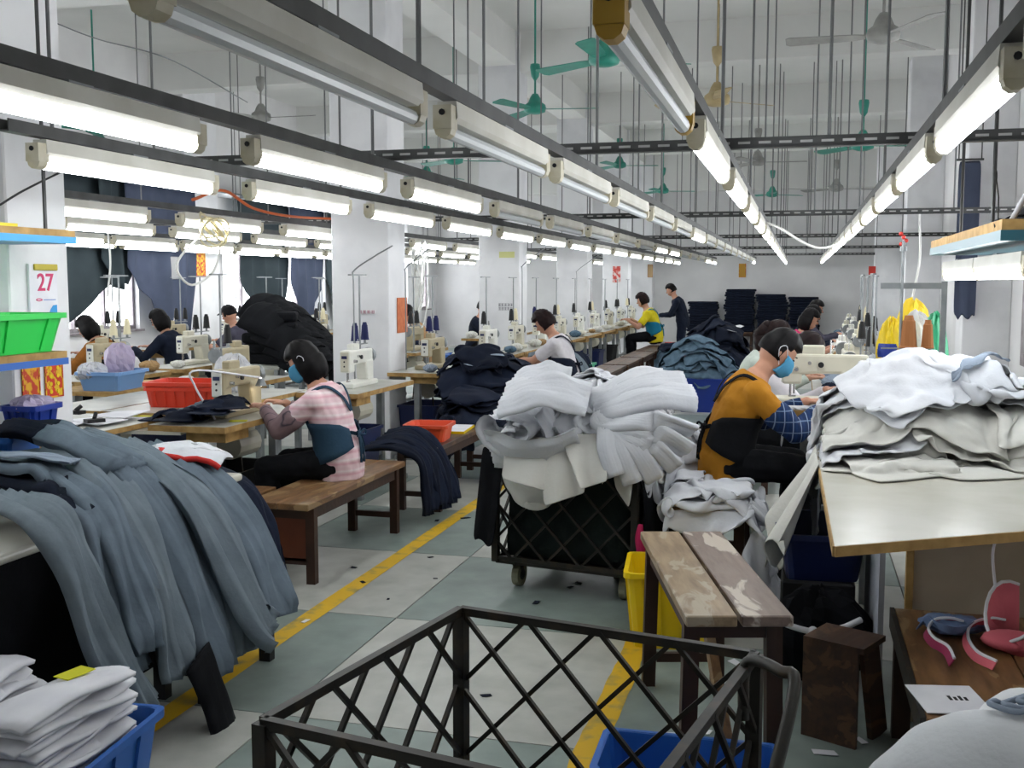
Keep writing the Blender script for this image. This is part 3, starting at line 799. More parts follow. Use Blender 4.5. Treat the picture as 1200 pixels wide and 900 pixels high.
q = MB(); q.tube(catmull([tl(.41, -.365, .42), tl(.415, -.39, .36), tl(.42, -.385, .28), tl(.4, -.39, .2)], 12), [.012 + .012 * math.sin(k / 12 * PI) for k in range(13)], n=6)
tag(q.build('rag', mat('magenta_rag', 'b0164e', .8), smooth=True), 'magenta rag tied to the corner of the full trolley', 'rag')
# ------------------------------------------------------------------ cloth: small position-based solver
class HF:
    def __init__(s, x0, x1, y0, y1, res=.02, base=0.0):
        s.x0, s.y0, s.res = x0, y0, res
        s.nx = int((x1 - x0) / res) + 1; s.ny = int((y1 - y0) / res) + 1
        s.h = np.full((s.nx, s.ny), base)
        xs = x0 + np.arange(s.nx) * res; ys = y0 + np.arange(s.ny) * res
        s.X, s.Y = np.meshgrid(xs, ys, indexing='ij')
    def fill(s, fn): s.h = np.maximum(s.h, fn(s.X, s.Y)); return s
    def prep(s):
        b = s.h.copy()
        for _ in range(4):
            b[1:-1, 1:-1] = (b[1:-1, 1:-1] + b[2:, 1:-1] + b[:-2, 1:-1] + b[1:-1, 2:] + b[1:-1, :-2]) / 5
        s.gx, s.gy = np.gradient(b)
    def idx(s, P):
        i = np.clip(((P[..., 0] - s.x0) / s.res + .5).astype(int), 0, s.nx - 1)
        j = np.clip(((P[..., 1] - s.y0) / s.res + .5).astype(int), 0, s.ny - 1)
        return i, j
    def raise_by(s, P, th):
        n = 4
        A = P
        for ax in (0, 1):
            k = A.shape[ax]; t = np.linspace(0, k - 1, (k - 1) * n + 1); i0 = np.minimum(t.astype(int), k - 2); f = t - i0
            a0 = np.take(A, i0, axis=ax); a1 = np.take(A, i0 + 1, axis=ax)
            sh = [1, 1, 1]; sh[ax] = -1; f = f.reshape(sh); A = a0 * (1 - f) + a1 * f
        Q = A.reshape(-1, 3); i, j = s.idx(Q); hh = s.h.copy()
        np.maximum.at(hh, (i, j), np.minimum(Q[:, 2], s.h[i, j] + .09) + th)
        s.h = hh
def sim(P, sx, sy, hf, steps=110, iters=6, grav=.0016, damp=.96, th=.008, bend=.25):
    P = P.copy(); V = np.zeros_like(P); hf.prep()
    dg = math.hypot(sx, sy)
    def con(a, b, L, k):
        d = b - a; l = np.sqrt((d * d).sum(-1, keepdims=True)) + 1e-9
        c = d * ((l - L) / l * .5 * k); return c
    for st in range(steps):
        O = P.copy(); V *= damp; V[..., 2] -= grav; P = P + V
        for it in range(iters):
            c = con(P[:-1], P[1:], sx, .9); P[:-1] += c * .5; P[1:] -= c * .5
            c = con(P[:, :-1], P[:, 1:], sy, .9); P[:, :-1] += c * .5; P[:, 1:] -= c * .5
            if it % 2 == 0:
                c = con(P[:-1, :-1], P[1:, 1:], dg, .4); P[:-1, :-1] += c * .4; P[1:, 1:] -= c * .4
                c = con(P[1:, :-1], P[:-1, 1:], dg, .4); P[1:, :-1] += c * .4; P[:-1, 1:] -= c * .4
                c = con(P[:-2], P[2:], 2 * sx, bend); P[:-2] += c * .5; P[2:] -= c * .5
                c = con(P[:, :-2], P[:, 2:], 2 * sy, bend); P[:, :-2] += c * .5; P[:, 2:] -= c * .5
        i, j = hf.idx(P); hz = hf.h[i, j] + th; pen = hz - P[..., 2]
        m = pen > 0; sh = m & (pen < .16); dp = m & ~sh
        P[..., 2] = np.where(sh, hz, P[..., 2])
        if dp.any():
            g = np.stack([hf.gx[i, j], hf.gy[i, j]], -1); n = g / (np.sqrt((g * g).sum(-1, keepdims=True)) + 1e-6)
            P[..., :2] -= np.where(dp[..., None], n * .012, 0)
        V = P - O
        V[..., :2] *= np.where(m[..., None], .25, 1.0)
        V[..., 2] = np.where(m, V[..., 2] * .2, V[..., 2])
        sp = np.sqrt((V * V).sum(-1, keepdims=True)); V *= np.minimum(1, .03 / (sp + 1e-9))
    return P
def sheet(cx, cy, z, lx, ly, ang, nx, ny, squash=.7, waves=3, amp=.06, seed=0, tilt=0):
    r = np.random.RandomState(seed); u = np.linspace(-.5, .5, nx); v = np.linspace(-.5, .5, ny)
    U, W = np.meshgrid(u, v, indexing='ij'); ph = r.uniform(0, 6, 4)
    x = U * lx * squash; y = W * ly * (1 - (1 - squash) * .6)
    zz = z + amp * np.sin(U * waves * 2 * PI + ph[0] + 2.2 * W) + amp * .6 * np.sin(W * waves * 1.4 * 2 * PI + ph[1] + 1.7 * U) + tilt * U
    x = x + .03 * np.sin(W * 9 + ph[2]); y = y + .03 * np.sin(U * 11 + ph[3])
    c, s = math.cos(ang), math.sin(ang)
    return np.stack([cx + c * x - s * y, cy + s * x + c * y, zz + r.uniform(-.004, .004, x.shape)], -1)
def cloth_obj(P, name, m_, label, cat, group=None, sub=1, solid=.008):
    nx, ny = P.shape[:2]; c = P.reshape(-1, 3); loc = Vector((float(c[:, 0].mean()), float(c[:, 1].mean()), float(c[:, 2].min())))
    q = MB(); vs = (c - np.array(loc)).tolist(); fs = []
    for i in range(nx - 1):
        for j in range(ny - 1):
            a = i * ny + j; fs.append((a, a + ny, a + ny + 1, a + 1))
    q.add(vs, fs); o = q.build(name, m_, smooth=True, loc=loc, solid=solid, subsurf=sub)
    return tag(o, label, cat, group)
def boxfill(x0, x1, y0, y1, z): return lambda X, Y: np.where((X > x0) & (X < x1) & (Y > y0) & (Y < y1), z, -1)
def rotfill(cx, cy, hx, hy, rz, z):
    c, s = math.cos(rz), math.sin(rz)
    return lambda X, Y: np.where((abs((X - cx) * c + (Y - cy) * s) < hx) & (abs(-(X - cx) * s + (Y - cy) * c) < hy), z, -1)
def mound(cx, cy, rx, ry, z, hgt): return lambda X, Y: np.where(((X - cx) / rx) ** 2 + ((Y - cy) / ry) ** 2 < 1, z + hgt * np.sqrt(np.maximum(0, 1 - ((X - cx) / rx) ** 2 - ((Y - cy) / ry) ** 2)), -1)

# --- white heap on the full trolley
hf = HF(cc1.x - 1.2, cc1.x + 1.4, cc1.y - 1.2, cc1.y + 1.3)
hf.fill(rotfill(cc1.x, cc1.y, .40, .38, rz1, .75)); hf.fill(mound(cc1.x, cc1.y, .42, .38, .75, .14))
HEAP = [  # dx, dy, lx, ly, ang, squash, mat, dz
    (-.12, -.22, .75, .9, .2, .9, M_WCLOTH2, .25), (.18, -.25, .7, .8, -.3, .85, M_WCLOTH2, .25), (.1, .15, .9, .9, .6, .7, M_WCLOTH, .3),
    (-.2, .02, .8, .75, .9, .55, M_WCLOTH, .4), (.3, -.05, .9, .75, -.5, .55, M_WCLOTH, .42), (-.05, -.12, .9, .8, .1, .5, M_WCLOTH, .5),
    (-.24, -.08, .7, .7, 1.4, .45, M_WCLOTH, .55), (.36, .05, .9, .7, -.9, .45, M_WCLOTH, .55), (.05, .02, .85, .8, .4, .45, M_WCLOTH, .6),
    (-.2, .1, .8, .7, 2.0, .42, M_WCLOTH, .68), (.25, -.16, .75, .55, 1.7, .42, M_WCLOTH, .6), (-.3, .0, .6, .5, .5, .4, M_WCLOTH, .75),
    (.38, .16, .7, .6, .2, .4, M_WCLOTH, .66), (.14, .12, .7, .6, 2.6, .4, M_WCLOTH, .76)]
for k, (dx, dy, lx, ly, an, sq, m_, dz) in enumerate(HEAP):
    a, b = 34, 32
    P = sheet(cc1.x + dx, cc1.y + dy, .75 + dz, lx, ly, an, a, b, sq * .92, 3.2, .07 if sq < .8 else .02, 20 + k)
    P = sim(P, lx / (a - 1), ly / (b - 1), hf, 95, iters=7, bend=.12)
    hf.raise_by(P, .012)
    cloth_obj(P, 'white_garment', m_, 'crumpled white garment heaped on the full lattice trolley' if m_ is M_WCLOTH else 'cream-white panel hanging over the front of the full trolley', 'garment', 'white garments on the trolley' if m_ is M_WCLOTH else 'cream panels on the trolley')

# --- white laminate table on the right, its pile
WT = [onz(978, 640, .85), onz(1200, 622, .85), Vector((1.25, 3.95, .85)), Vector((1.25, 5.85, .85)), Vector((.08, 5.75, .85))]
q = MB(); q.loft([[(p.x, p.y, z) for p in WT] for z in (.822, .85)]); t = thing('work_table', 'white laminate work table with plywood edge under the white pile', 'table', (0, 0, 0))
q.build('tabletop', M_FORMICA, t)
q = MB()
for k in range(5):
    a, b = WT[k], WT[(k + 1) % 5]; c = sum((Vector(p) for p in WT), Vector()) / 5
    d = (b - a).normalized(); n_ = Vector((d.y, -d.x, 0)); n_ = n_ if n_.dot(a - c) > 0 else -n_
    q.bar(a + n_ * .003 - Vector((0, 0, .016)), b + n_ * .003 - Vector((0, 0, .016)), .006, .03)
q.build('edge_band', M_PLYEDGE, t)
for x, y in ((.35, 5.5), (1.15, 5.5), (1.15, 4.2)): p = MB(); p.box(x - .03, x + .03, y - .03, y + .03, 0, .822); p.build('leg', M_STEEL, t)
M_BOARD = mat('pale_plywood_panel', 'b8ab97', .7, 'a5977f', 3)
p = MB(); p.box(.42, 1.22, 4.02, 4.04, .0, .82); bp_ = p.build('back_panel', M_BOARD, t)
p = MB(); p.box(.395, .42, 4.01, 4.05, .0, .82); p.build('panel_batten', M_PLYEDGE, bp_)
p = MB(); p.box(.31, .33, 4.1, 4.9, .0, .78); p.build('side_panel', mat('blue_white_board', 'a9adb6', .6, '989ca6', 3), t)

hf = HF(-.5, 1.9, 3.0, 6.6); hf.fill(boxfill(.1, 1.25, 3.6, 5.8, .85)); hf.fill(mound(.5, 5.0, .34, .42, .85, .24)); hf.fill(mound(.95, 5.05, .3, .42, .85, .2))
WP = [  # x, y, lx, ly, ang, squash, mat, dz
    (.3, 4.55, .7, .45, .1, .8, M_WCLOTH2, .1), (.5, 4.45, .7, .4, .3, .85, M_WCLOTH2, .1), (.2, 4.75, .5, .7, .3, .8, M_WCLOTH, .12), (.75, 4.75, .7, .5, -.1, .8, M_WCLOTH2, .12),
    (.1, 4.95, .55, .8, .2, .8, M_WCLOTH, .15), (.45, 4.8, .9, .6, .2, .75, M_WCLOTH2, .2), (.98, 5.0, .6, .8, .2, .75, M_WCLOTH2, .2), (.4, 5.2, .9, .9, .4, .7, M_WCLOTH, .3), (.8, 5.2, .8, .8, -.2, .65, M_WCLOTH, .3),
    (.38, 5.0, .9, .9, .8, .6, M_WCLOTH, .4), (.95, 5.1, .8, .7, .1, .55, M_WCLOTH2, .4), (.55, 5.1, .9, .8, .0, .55, M_WCLOTH, .5), (.3, 5.15, .8, .7, 1.2, .5, M_WCLOTH, .5), (.9, 5.2, .8, .7, .6, .5, M_WCLOTH, .5), (.5, 4.95, .9, .8, .3, .62, M_WCLOTH, .6)]
for k, (x, y, lx, ly, an, sq, m_, dz) in enumerate(WP):
    a, b = 34, 32
    P = sheet(x, y, .85 + dz, lx, ly, an, a, b, sq * .9, 2.6, .055 if sq < .75 else .012, 60 + k)
    P = sim(P, lx / (a - 1), ly / (b - 1), hf, 95, iters=7, bend=.12)
    hf.raise_by(P, .02)
    cloth_obj(P, 'white_garment', m_, 'white garment in the pile on the white laminate table', 'garment', 'white garments piled on the laminate table')
# grey-blue cuff lying across the pile
P = sheet(.74, 4.88, 1.5, .42, .09, .75, 18, 8, .95, 1, .01, 7); P = sim(P, .42 / 17, .09 / 7, hf, 70)
cloth_obj(P, 'cuff', M_GCLOTH, 'grey-blue cloth strip lying across the white pile', 'cloth strip')
for k, (x, y, zz) in enumerate(((.10, 4.62, .5), (.06, 4.85, .62))):
    flap('white cloth hanging off the left edge of the laminate table, ' + ('shorter' if k == 0 else 'longer'), hang((.092, y - .17, .87), (.085, y + .17, .87), zz * .8, out=Vector((-.17, -.06, 0)), n=12, seed=30 + k, ragged=.3, amp=.05), M_WCLOTH2, cat='cloth', name='white_cloth')

# --- white cloth on the boy's bench, sliding to both sides
hf = HF(-1.6, .6, 4.6, 7.6); hf.fill(boxfill(-.6, -.2, 5.04, 6.2, .53)); hf.fill(boxfill(-.95, -.62, 5.5, 6.5, .55)); hf.fill(mound(-.72, 5.95, .22, .4, .55, .25)); hf.fill(boxfill(.08, .6, 4.6, 7.2, .9))
for k, (x, y, lx, ly, an, sq, dz) in enumerate(((-.4, 5.25, .6, .7, 1.5, .85, .1), (-.25, 5.25, .9, .6, .2, .6, .2), (-.7, 5.7, .7, .8, .3, .55, .3), (-.12, 5.2, .8, .8, .9, .55, .3), (-.45, 5.25, .8, .6, .1, .5, .35), (-.75, 5.95, .7, .7, 1.2, .5, .45), (-.05, 5.15, .6, .9, .3, .5, .4), (-.68, 5.55, .7, .6, .2, .45, .5))):
    P = sheet(x, y, .5 + dz, lx, ly, an, 26, 24, sq, 2.5, .05, 90 + k); P = sim(P, lx / 25, ly / 23, hf, 80); hf.raise_by(P, .015)
    cloth_obj(P, 'white_garment', M_WCLOTH, 'white garment draped over the boy\'s bench', 'garment', 'white garments on the boy\'s bench')
bench('low dark bench under the white garments left of the boy', -.8, 6.0, .3, .95, .53, tops=[M_PLANK_D])
# cloth being sewn in front of the boy
hf = HF(-.5, 1.2, 5.6, 7.2); hf.fill(boxfill(-.08, 1.0, 5.88, 6.36, .93))
P = sheet(.0, 5.98, 1.0, .45, .3, .1, 20, 18, .9, 2, .02, 5); P = sim(P, .45 / 19, .3 / 17, hf, 70)
cloth_obj(P, 'white_garment', M_WCLOTH, 'white cloth being sewn under the boy\'s hands', 'garment')

# --- big white bag bottom right
bc = Vector((.8, 2.48, 0)); rl = random.Random(5)
hf = HF(-.6, 2.1, 1.4, 3.9); hf.fill(mound(.82, 2.48, .66, .38, .06, .66)); hf.fill(mound(.44, 2.46, .36, .33, .06, .58))
for k in range(12):
    x_, y_ = rl.uniform(.3, 1.2), rl.uniform(2.3, 2.7); hf.fill(mound(x_, y_, .12, .1, .56 - .5 * abs(x_ - .8) ** 1.6, .13))
P = sheet(.8, 2.46, .9, 2.1, 1.35, .18, 64, 46, .8, 4.0, .05, 401); P = sim(P, 2.1 / 63, 1.35 / 45, hf, 120, iters=9, bend=.06)
P[..., 2] = np.maximum(P[..., 2], .01); P[..., 0] = np.minimum(P[..., 0], 1.92)
o = cloth_obj(P, 'fabric_sack', cloth_mat('white_sack_cloth', 'd2d4d6', 'c2c5c9', 2), 'bulging white fabric sack beside the low wooden table', 'sack', solid=.01)
hf.raise_by(P, .012)
def on_sack(x, y): i_, j_ = hf.idx(np.array([x, y, 0.])); return float(hf.h[i_, j_]) + .008
for k in range(4):
    q = MB(); pts = []
    for j in range(17):
        a = 1.6 + j * .25; x = .56 + (.13 - .018 * k) * math.cos(a) + .012 * k; y = 2.5 + (.05 - .007 * k) * math.sin(a)
        pts.append(Vector((x, y, on_sack(x, y) + .004 * k)) - o.location)
    q.tube(catmull(pts, 40), .007, n=6); q.build('drawstring', M_GCLOTH, o, smooth=True)

# ------------------------------------------------------------------ draped trousers
def ribbon(path, w0, w1, side, m_, label, thick=.02, fold=.012, seed=0, name='trousers', group=None, n=26, band=None, kf=3.0, cat='trousers', parent=None):
    r = random.Random(seed); C = catmull(path, n); K = 18; rings = []; ph = r.uniform(0, 6)
    S0 = Vector(side).normalized()
    for k, p in enumerate(C):
        t_ = k / n; d = (C[min(k + 1, n)] - C[max(k - 1, 0)]).normalized(); S = (S0 - d * S0.dot(d)).normalized(); N = d.cross(S)
        if N.z < 0 and abs(d.z) < .7: N = -N
        w = (w0 + (w1 - w0) * t_) * (1 + .05 * math.sin(5 * t_ + ph)); ring = []
        def off(u): return fold * ((1 - 2.2 * abs(math.sin(kf * .5 * PI * u + ph + 1.6 * t_)) ** .6) * (.3 + .7 * t_) + .5 * math.sin(7 * PI * u + 4 * t_ + ph * 2)) + .6 * fold * math.sin(14 * t_ + 3 * u + ph)
        for i in range(K):
            u = -1 + 2 * i / (K - 1); e = math.sqrt(max(0, 1 - u * u)); ring.append(p + S * (u * w / 2) + N * (thick * e + off(u)))
        for i in range(K):
            u = 1 - 2 * i / (K - 1); e = math.sqrt(max(0, 1 - u * u)); ring.append(p + S * (u * w / 2) + N * (-thick * .5 * e + off(u)))
        rings.append(ring)
    loc = C[0].copy(); loc.z = min(c.z for c in C) if parent is None else 0
    if parent is not None: loc = Vector((0, 0, 0))
    rings = [[Vector(p) - loc for p in rg] for rg in rings]
    q = MB(); nb = int(n * band[0]) if band else 0
    q.loft(rings[nb:]); o = q.build(name, m_, parent, smooth=True, loc=loc)
    if parent is None: tag(o, label, cat, group)
    if nb:
        q = MB(); q.loft(rings[:nb + 1]); q.build('waistband', band[1], o, smooth=True)
    return o
# --- shaped pieces on the trolley heap: fanned sleeves, a roll and hanging panels
KN = ony(712, 497, 5.12)
for k, (ex, ey, mx, my) in enumerate(((722, 558, 712, 525), (742, 566, 728, 530), (768, 562, 745, 528), (792, 548, 760, 520), (806, 528, 770, 508), (812, 505, 770, 494))):
    ribbon([KN + Vector((-.05, .06, .03)), KN + Vector((0, -.02, .0)), ony(mx, my, 5.02), ony(ex, ey, 4.99 + .03 * k)], .11, .1, (1, 0, .4), M_WCLOTH, 'white sleeve fanned out over the right front of the full trolley', thick=.032, fold=.0035, kf=1.5, seed=500 + k, name='white_sleeve', cat='garment', group='white sleeves fanned over the trolley', n=18)
for k, (ax, ay, bx, by) in enumerate(((725, 478, 812, 468), (722, 468, 800, 450), (715, 462, 775, 446))):
    ribbon([ony(ax - 20, ay + 6, 5.3), ony(ax, ay, 5.14 + .08 * k), ony((ax + bx) / 2, (ay + by) / 2 - 8, 5.16 + .08 * k), ony(bx, by, 5.25 + .08 * k)], .16, .18, (0, 1, .6), M_WCLOTH, 'white trouser leg lying over the right top of the full trolley', thick=.05, fold=.007, kf=1.6, seed=520 + k, name='white_trousers', cat='trousers', group='white trousers over the trolley', n=18)
RC = ony(608, 500, 5.2); pth = []; rr = random.Random(4)
for k in range(26):
    a = 2.2 + k * .45; r_ = (.02 + .0056 * k) * (1 + .14 * math.sin(2.3 * a)); pth.append(RC + Vector((r_ * 1.3 * math.cos(a), -.06 + .022 * math.sin(1.7 * a) + .003 * k, r_ * .9 * math.sin(a))))
ribbon(pth, .16, .26, (.15, 1, .25), M_WCLOTH, 'rolled white garment at the left front of the full trolley', thick=.012, fold=.008, kf=2.5, seed=530, name='rolled_garment', cat='garment', n=80)
for k, (ax, ay, bx, by, m1, m2) in enumerate(((590, 470, 690, 468, 640, 455), (575, 525, 680, 520, 625, 535), (600, 455, 668, 450, 634, 444))):
    ribbon([ony(ax, ay, 5.12 + .1 * (k == 2)), ony(m1, m2, 5.06 + .1 * (k == 2)), ony(bx, by, 5.1 + .1 * (k == 2))], .26, .24, (0, 1, .8 if k != 1 else -1.2), M_WCLOTH, 'white garment wrapped round the roll on the full trolley', thick=.03, fold=.012, kf=1.8, seed=540 + k, name='white_garment', cat='garment', group='white garments round the roll', n=20)
for k, (x0, x1, yt, hx0, hx1, hy0, hy1) in enumerate(((592, 650, 512, 588, 640, 562, 576), (625, 680, 512, 638, 686, 594, 578), (655, 708, 508, 680, 712, 574, 564))):
    rows = []
    for j in range(8):
        v = j / 7; row = []
        for i in range(9):
            u = i / 8; px_ = (x0 + (x1 - x0) * u) * (1 - v) + (hx0 + (hx1 - hx0) * u) * v; py_ = yt * (1 - v) + (hy0 + (hy1 - hy0) * u) * v
            row.append(ony(px_, py_, 5.16 - .16 * v ** .6 - .012 * k + .028 * math.sin(6 * u + 2 * k + v) * v))
        rows.append(row)
    o = flap('x', rows, M_WCLOTH2, name='hanging_garment'); tag(o, 'cream-white panel with straight hem over the front of the full trolley', 'garment', 'straight-hem panels on the trolley')
# ------------------------------------------------------------------ left table with draped trousers
t = thing('work_table', 'white-edged work table under the draped grey-blue trousers', 'table', (-2.9, 3.1, 0))
q = MB(); q.box(-.6, .48, -1.25, 1.2, .705, .74); q.build('tabletop', M_FORMICA, t, bevel=.014, seg=3)
for a in (-.5, .4):
    for b in (-1.1, 1.05): q = MB(); q.box(a - .03, a + .03, b - .03, b + .03, 0, .705); q.build('leg', M_STEEL, t)
flap('black cloth hung under the edge of the trouser table', hang((-2.46, 1.9, .7), (-2.46, 4.2, .7), .62, n=16, seed=9), M_BLACKC, name='table_skirt')
GT = 'grey-blue trousers over the table edge'
def px(*pts): return [onx(a, b, c) for a, b, c in pts]
J = [
    (px((175, 527, -2.8), (238, 556, -2.45), (292, 622, -2.2), (322, 690, -2.02), (330, 722, -1.98)), .2, .24, M_DENIM, 1),
    (px((140, 522, -2.85), (200, 560, -2.45), (252, 640, -2.2), (285, 720, -2.06), (296, 760, -2.02)), .2, .22, M_DENIM2, 2),
    (px((105, 520, -2.85), (165, 562, -2.45), (212, 645, -2.22), (245, 735, -2.08), (258, 790, -2.04)), .2, .22, M_DENIM, 3),
    (px((75, 525, -2.85), (140, 580, -2.42), (182, 670, -2.2), (205, 745, -2.1), (212, 790, -2.08)), .19, .2, M_DENIM2, 4),
    (px((60, 545, -2.8), (115, 585, -2.44), (150, 660, -2.23), (172, 730, -2.14), (178, 760, -2.12)), .19, .2, M_DENIM, 5),
    (px((90, 510, -2.95), (180, 545, -2.5), (240, 600, -2.2), (300, 720, -1.99), (318, 738, -1.95)), .18, .2, M_DENIM2, 6),
]
for k, (p, a, b, m_, sd) in enumerate(J):
    ribbon(p, a, b, (0, 1, 0), m_, ('grey-blue' if m_ is M_DENIM else 'paler grey-blue') + ' trousers draped over the table edge towards the aisle', thick=.035, fold=.017, kf=2.2 + (sd * 37 % 10) * .25, seed=sd, group=('grey-blue' if m_ is M_DENIM else 'paler') + ' trousers over the table edge')
ribbon(px((10, 585, -2.75), (55, 606, -2.36), (88, 660, -2.2), (125, 755, -2.13), (172, 835, -2.08)), .22, .16, (0, 1, 0), M_DENIM2, 'wide grey-blue trouser leg hanging alone down to the blue crate', thick=.035, fold=.014, seed=11)
ribbon(px((62, 556, -2.78), (95, 590, -2.5), (118, 625, -2.33), (140, 720, -2.2), (160, 790, -2.16)), .17, .16, (0, 1, 0), M_DENIM, 'grey-blue trouser leg hanging between the lone leg and the bunch', thick=.03, seed=12)
ribbon(px((18, 505, -3.2), (60, 508, -2.95), (105, 525, -2.7), (150, 548, -2.5)), .22, .22, (0, 1, 0), M_DENIM, 'grey-blue trousers with dark waistband rolled on top of the heap', thick=.05, seed=13, band=(.42, M_NAVY2))
for k, (a, b, c) in enumerate(((20, 560, -2.9), (45, 578, -2.75), (8, 540, -3.0))):
    p = onx(a, b, c); ribbon([p + Vector((-.3, .06, -.02)), p, p + Vector((.25, -.05, .0)), p + Vector((.38, -.1, -.04))], .3, .28, (0, 1, 0), M_NAVY2 if k != 2 else M_DENIM, 'folded navy trousers under the grey-blue heap' if k != 2 else 'folded pale grey trousers at the back of the table heap', thick=.03, seed=20 + k, group='navy trousers under the heap' if k != 2 else None)
p = onx(42, 552, -2.78); ribbon([p + Vector((-.22, 0, .05)), p + Vector((0, 0, .06)), p + Vector((.16, .02, .04))], .09, .08, (0, 1, 0), M_GCLOTH, 'pale grey pocket strip lying on the trouser heap', thick=.01, fold=.004, seed=29, cat='cloth strip', name='pocket_strip')
for k in range(3):
    ribbon(px((225 + 12 * k, 552, -2.85), (272 + 9 * k, 572 + 3 * k, -2.5), (303 + 5 * k, 620, -2.34), (318 + 4 * k, 690 - 4 * k, -2.27)), .16, .15, (0, 1, 0), M_NAVY, 'navy trousers hanging beside the red-trimmed white cloth', seed=31 + k, group='navy trousers by the red-trimmed cloth', thick=.03)
hf = HF(-3.6, -2.0, 3.6, 5.2, base=.74); hf.fill(mound(-2.65, 4.12, .3, .25, .74, .14))
P = sheet(-2.62, 4.14, 1.0, .5, .34, .3, 20, 18, .6, 2, .04, 3); P = sim(P, .5 / 19, .4 / 17, hf, 70)
o = cloth_obj(P, 'red_trimmed_cloth', M_WCLOTH, 'crumpled white cloth with red trim on the trouser table', 'cloth')
pp = P[:, 0, :] - np.array(o.location); q = MB(); q.tube([tuple(v) for v in pp], .014, n=6); q.build('red_trim', mat('red_tape', 'c0241c', .7), o, smooth=True)
ribbon([onx(232, 770, -2.02), onx(248, 810, -2.0), onx(268, 868, -1.97)], .17, .16, (0, 1, 0), M_BLACKC, 'black trouser leg hanging to the floor under the grey-blue trousers', thick=.02, fold=.002, seed=41)

# blue crate of cut white panels
crate('plastic_crate', 'blue plastic crate filled with stacked white cut panels', -2.14, 2.44, 0, .62, .62, .3, M_BLUE, .1, .88, ribs=8)
pm = []
for v in range(3):
    q = MB(); r = random.Random(v); n = 9; top = []; bot = []
    sx, sy = .24 + .015 * v, .46
    vs = []; fs = []
    for j in range(n):
        for i in range(n):
            u, w = i / (n - 1) - .5, j / (n - 1) - .5
            z = .012 * math.sin(4 * u + v) + .01 * math.sin(6 * w + 2 * v) - .05 * max(0, abs(u) - .35)
            vs.append((u * sx + r.uniform(-.004, .004), w * sy + r.uniform(-.004, .004), z))
    for j in range(n - 1):
        for i in range(n - 1): a = j * n + i; fs.append((a, a + 1, a + n + 1, a + n))
    q.add(vs, fs); o = q.build('cut_panel', M_PAPER, smooth=True, solid=.012); pm.append(o)
cnt = 0
for sidx, (x, y, n, rz0) in enumerate(((-2.28, 2.4, 25, .12), (-2.03, 2.47, 23, -.05))):
    for k in range(n):
        src = pm[k % 3]; o = src if cnt < 3 else src.copy()
        if cnt >= 3: COL.objects.link(o)
        cnt += 1
        o.location = (x + rnd.uniform(-.012, .012), y + rnd.uniform(-.02, .02), .03 + k * .0185); o.rotation_euler = (0, (.10 if sidx == 0 else -.14) * k / n, rz0 + rnd.uniform(-.08, .08))
        tag(o, 'white cut fabric panel stacked in the blue crate', 'fabric panel', 'white cut panels in the blue crate')
q = MB(); q.box(-.03, .03, -.05, .05, 0, .003); tag(q.build('marker_tag', M_YTAG, loc=(-2.03, 2.6, .457), rz=-.2), 'yellow marker strip on the white panels', 'tag')

# ------------------------------------------------------------------ jeans heaps: a few settled garments, reused
def settled(seed, lx=.95, ly=.42, sq=.5):
    hf = HF(-1, 1, -1, 1); hf.fill(mound(0, 0, .25, .2, 0, .08))
    P = sheet(0, 0, .2, lx, ly, .3 * seed, 24, 14, sq, 3, .05, 200 + seed)
    return sim(P, lx / 23, ly / 13, hf, 70)
SET = [settled(k) for k in range(4)] + [settled(9, .9, .5, .75)]
SETME = {}
def garment(v, m_, loc, rz, tilt, label, group, cat='jeans', name='jeans', sc=1.0):
    key = (v, m_.name)
    if key not in SETME:
        o = cloth_obj(SET[v], name, m_, label, cat, group, sub=1, solid=.014); SETME[key] = o.data; o.location = (0, 0, 0)
    else:
        o = bpy.data.objects.new(name, SETME[key]); COL.objects.link(o)
        k = o.modifiers.new('thickness', 'SOLIDIFY'); k.thickness = .014; k.offset = 0
        k = o.modifiers.new('subsurf', 'SUBSURF'); k.levels = k.render_levels = 1
        tag(o, label, cat, group)
    o.location = loc; o.rotation_euler = (tilt[0], tilt[1], rz); o.scale = (sc, sc, sc)
    return o
def heap(cx, cy, rx, ry, z0, h, n, mats, label, group, seed, sc=1.0, base=None, core=.5):
    """garments dropped one after the other on a mound"""
    r = random.Random(seed); hf = HF(cx - rx - 1, cx + rx + 1, cy - ry - 1, cy + ry + 1, res=.03)
    if base: hf.fill(boxfill(*base))
    hf.fill(mound(cx, cy, rx, ry, z0, h * core))
    for k in range(n):
        a = r.uniform(0, 2 * PI); rr_ = math.sqrt(r.random()) * (1 - .5 * k / n)
        x, y = cx + rx * rr_ * math.cos(a), cy + ry * rr_ * math.sin(a); lx, ly = r.uniform(.75, 1.0) * sc, r.uniform(.38, .5) * sc
        i, j = hf.idx(np.array([x, y, 0.])); z = float(hf.h[i, j]) + .2
        P = sheet(x, y, z, lx, ly, r.uniform(0, 6.28), 22, 13, r.uniform(.45, .75), 3, .05, seed * 50 + k)
        P = sim(P, lx / 21, ly / 12, hf, 60, bend=.12); hf.raise_by(P, .02)
        cloth_obj(P, 'jeans', mats[k % len(mats)], label[k % len(label)], 'jeans', group[k % len(group)], sub=1, solid=.012)
    return hf
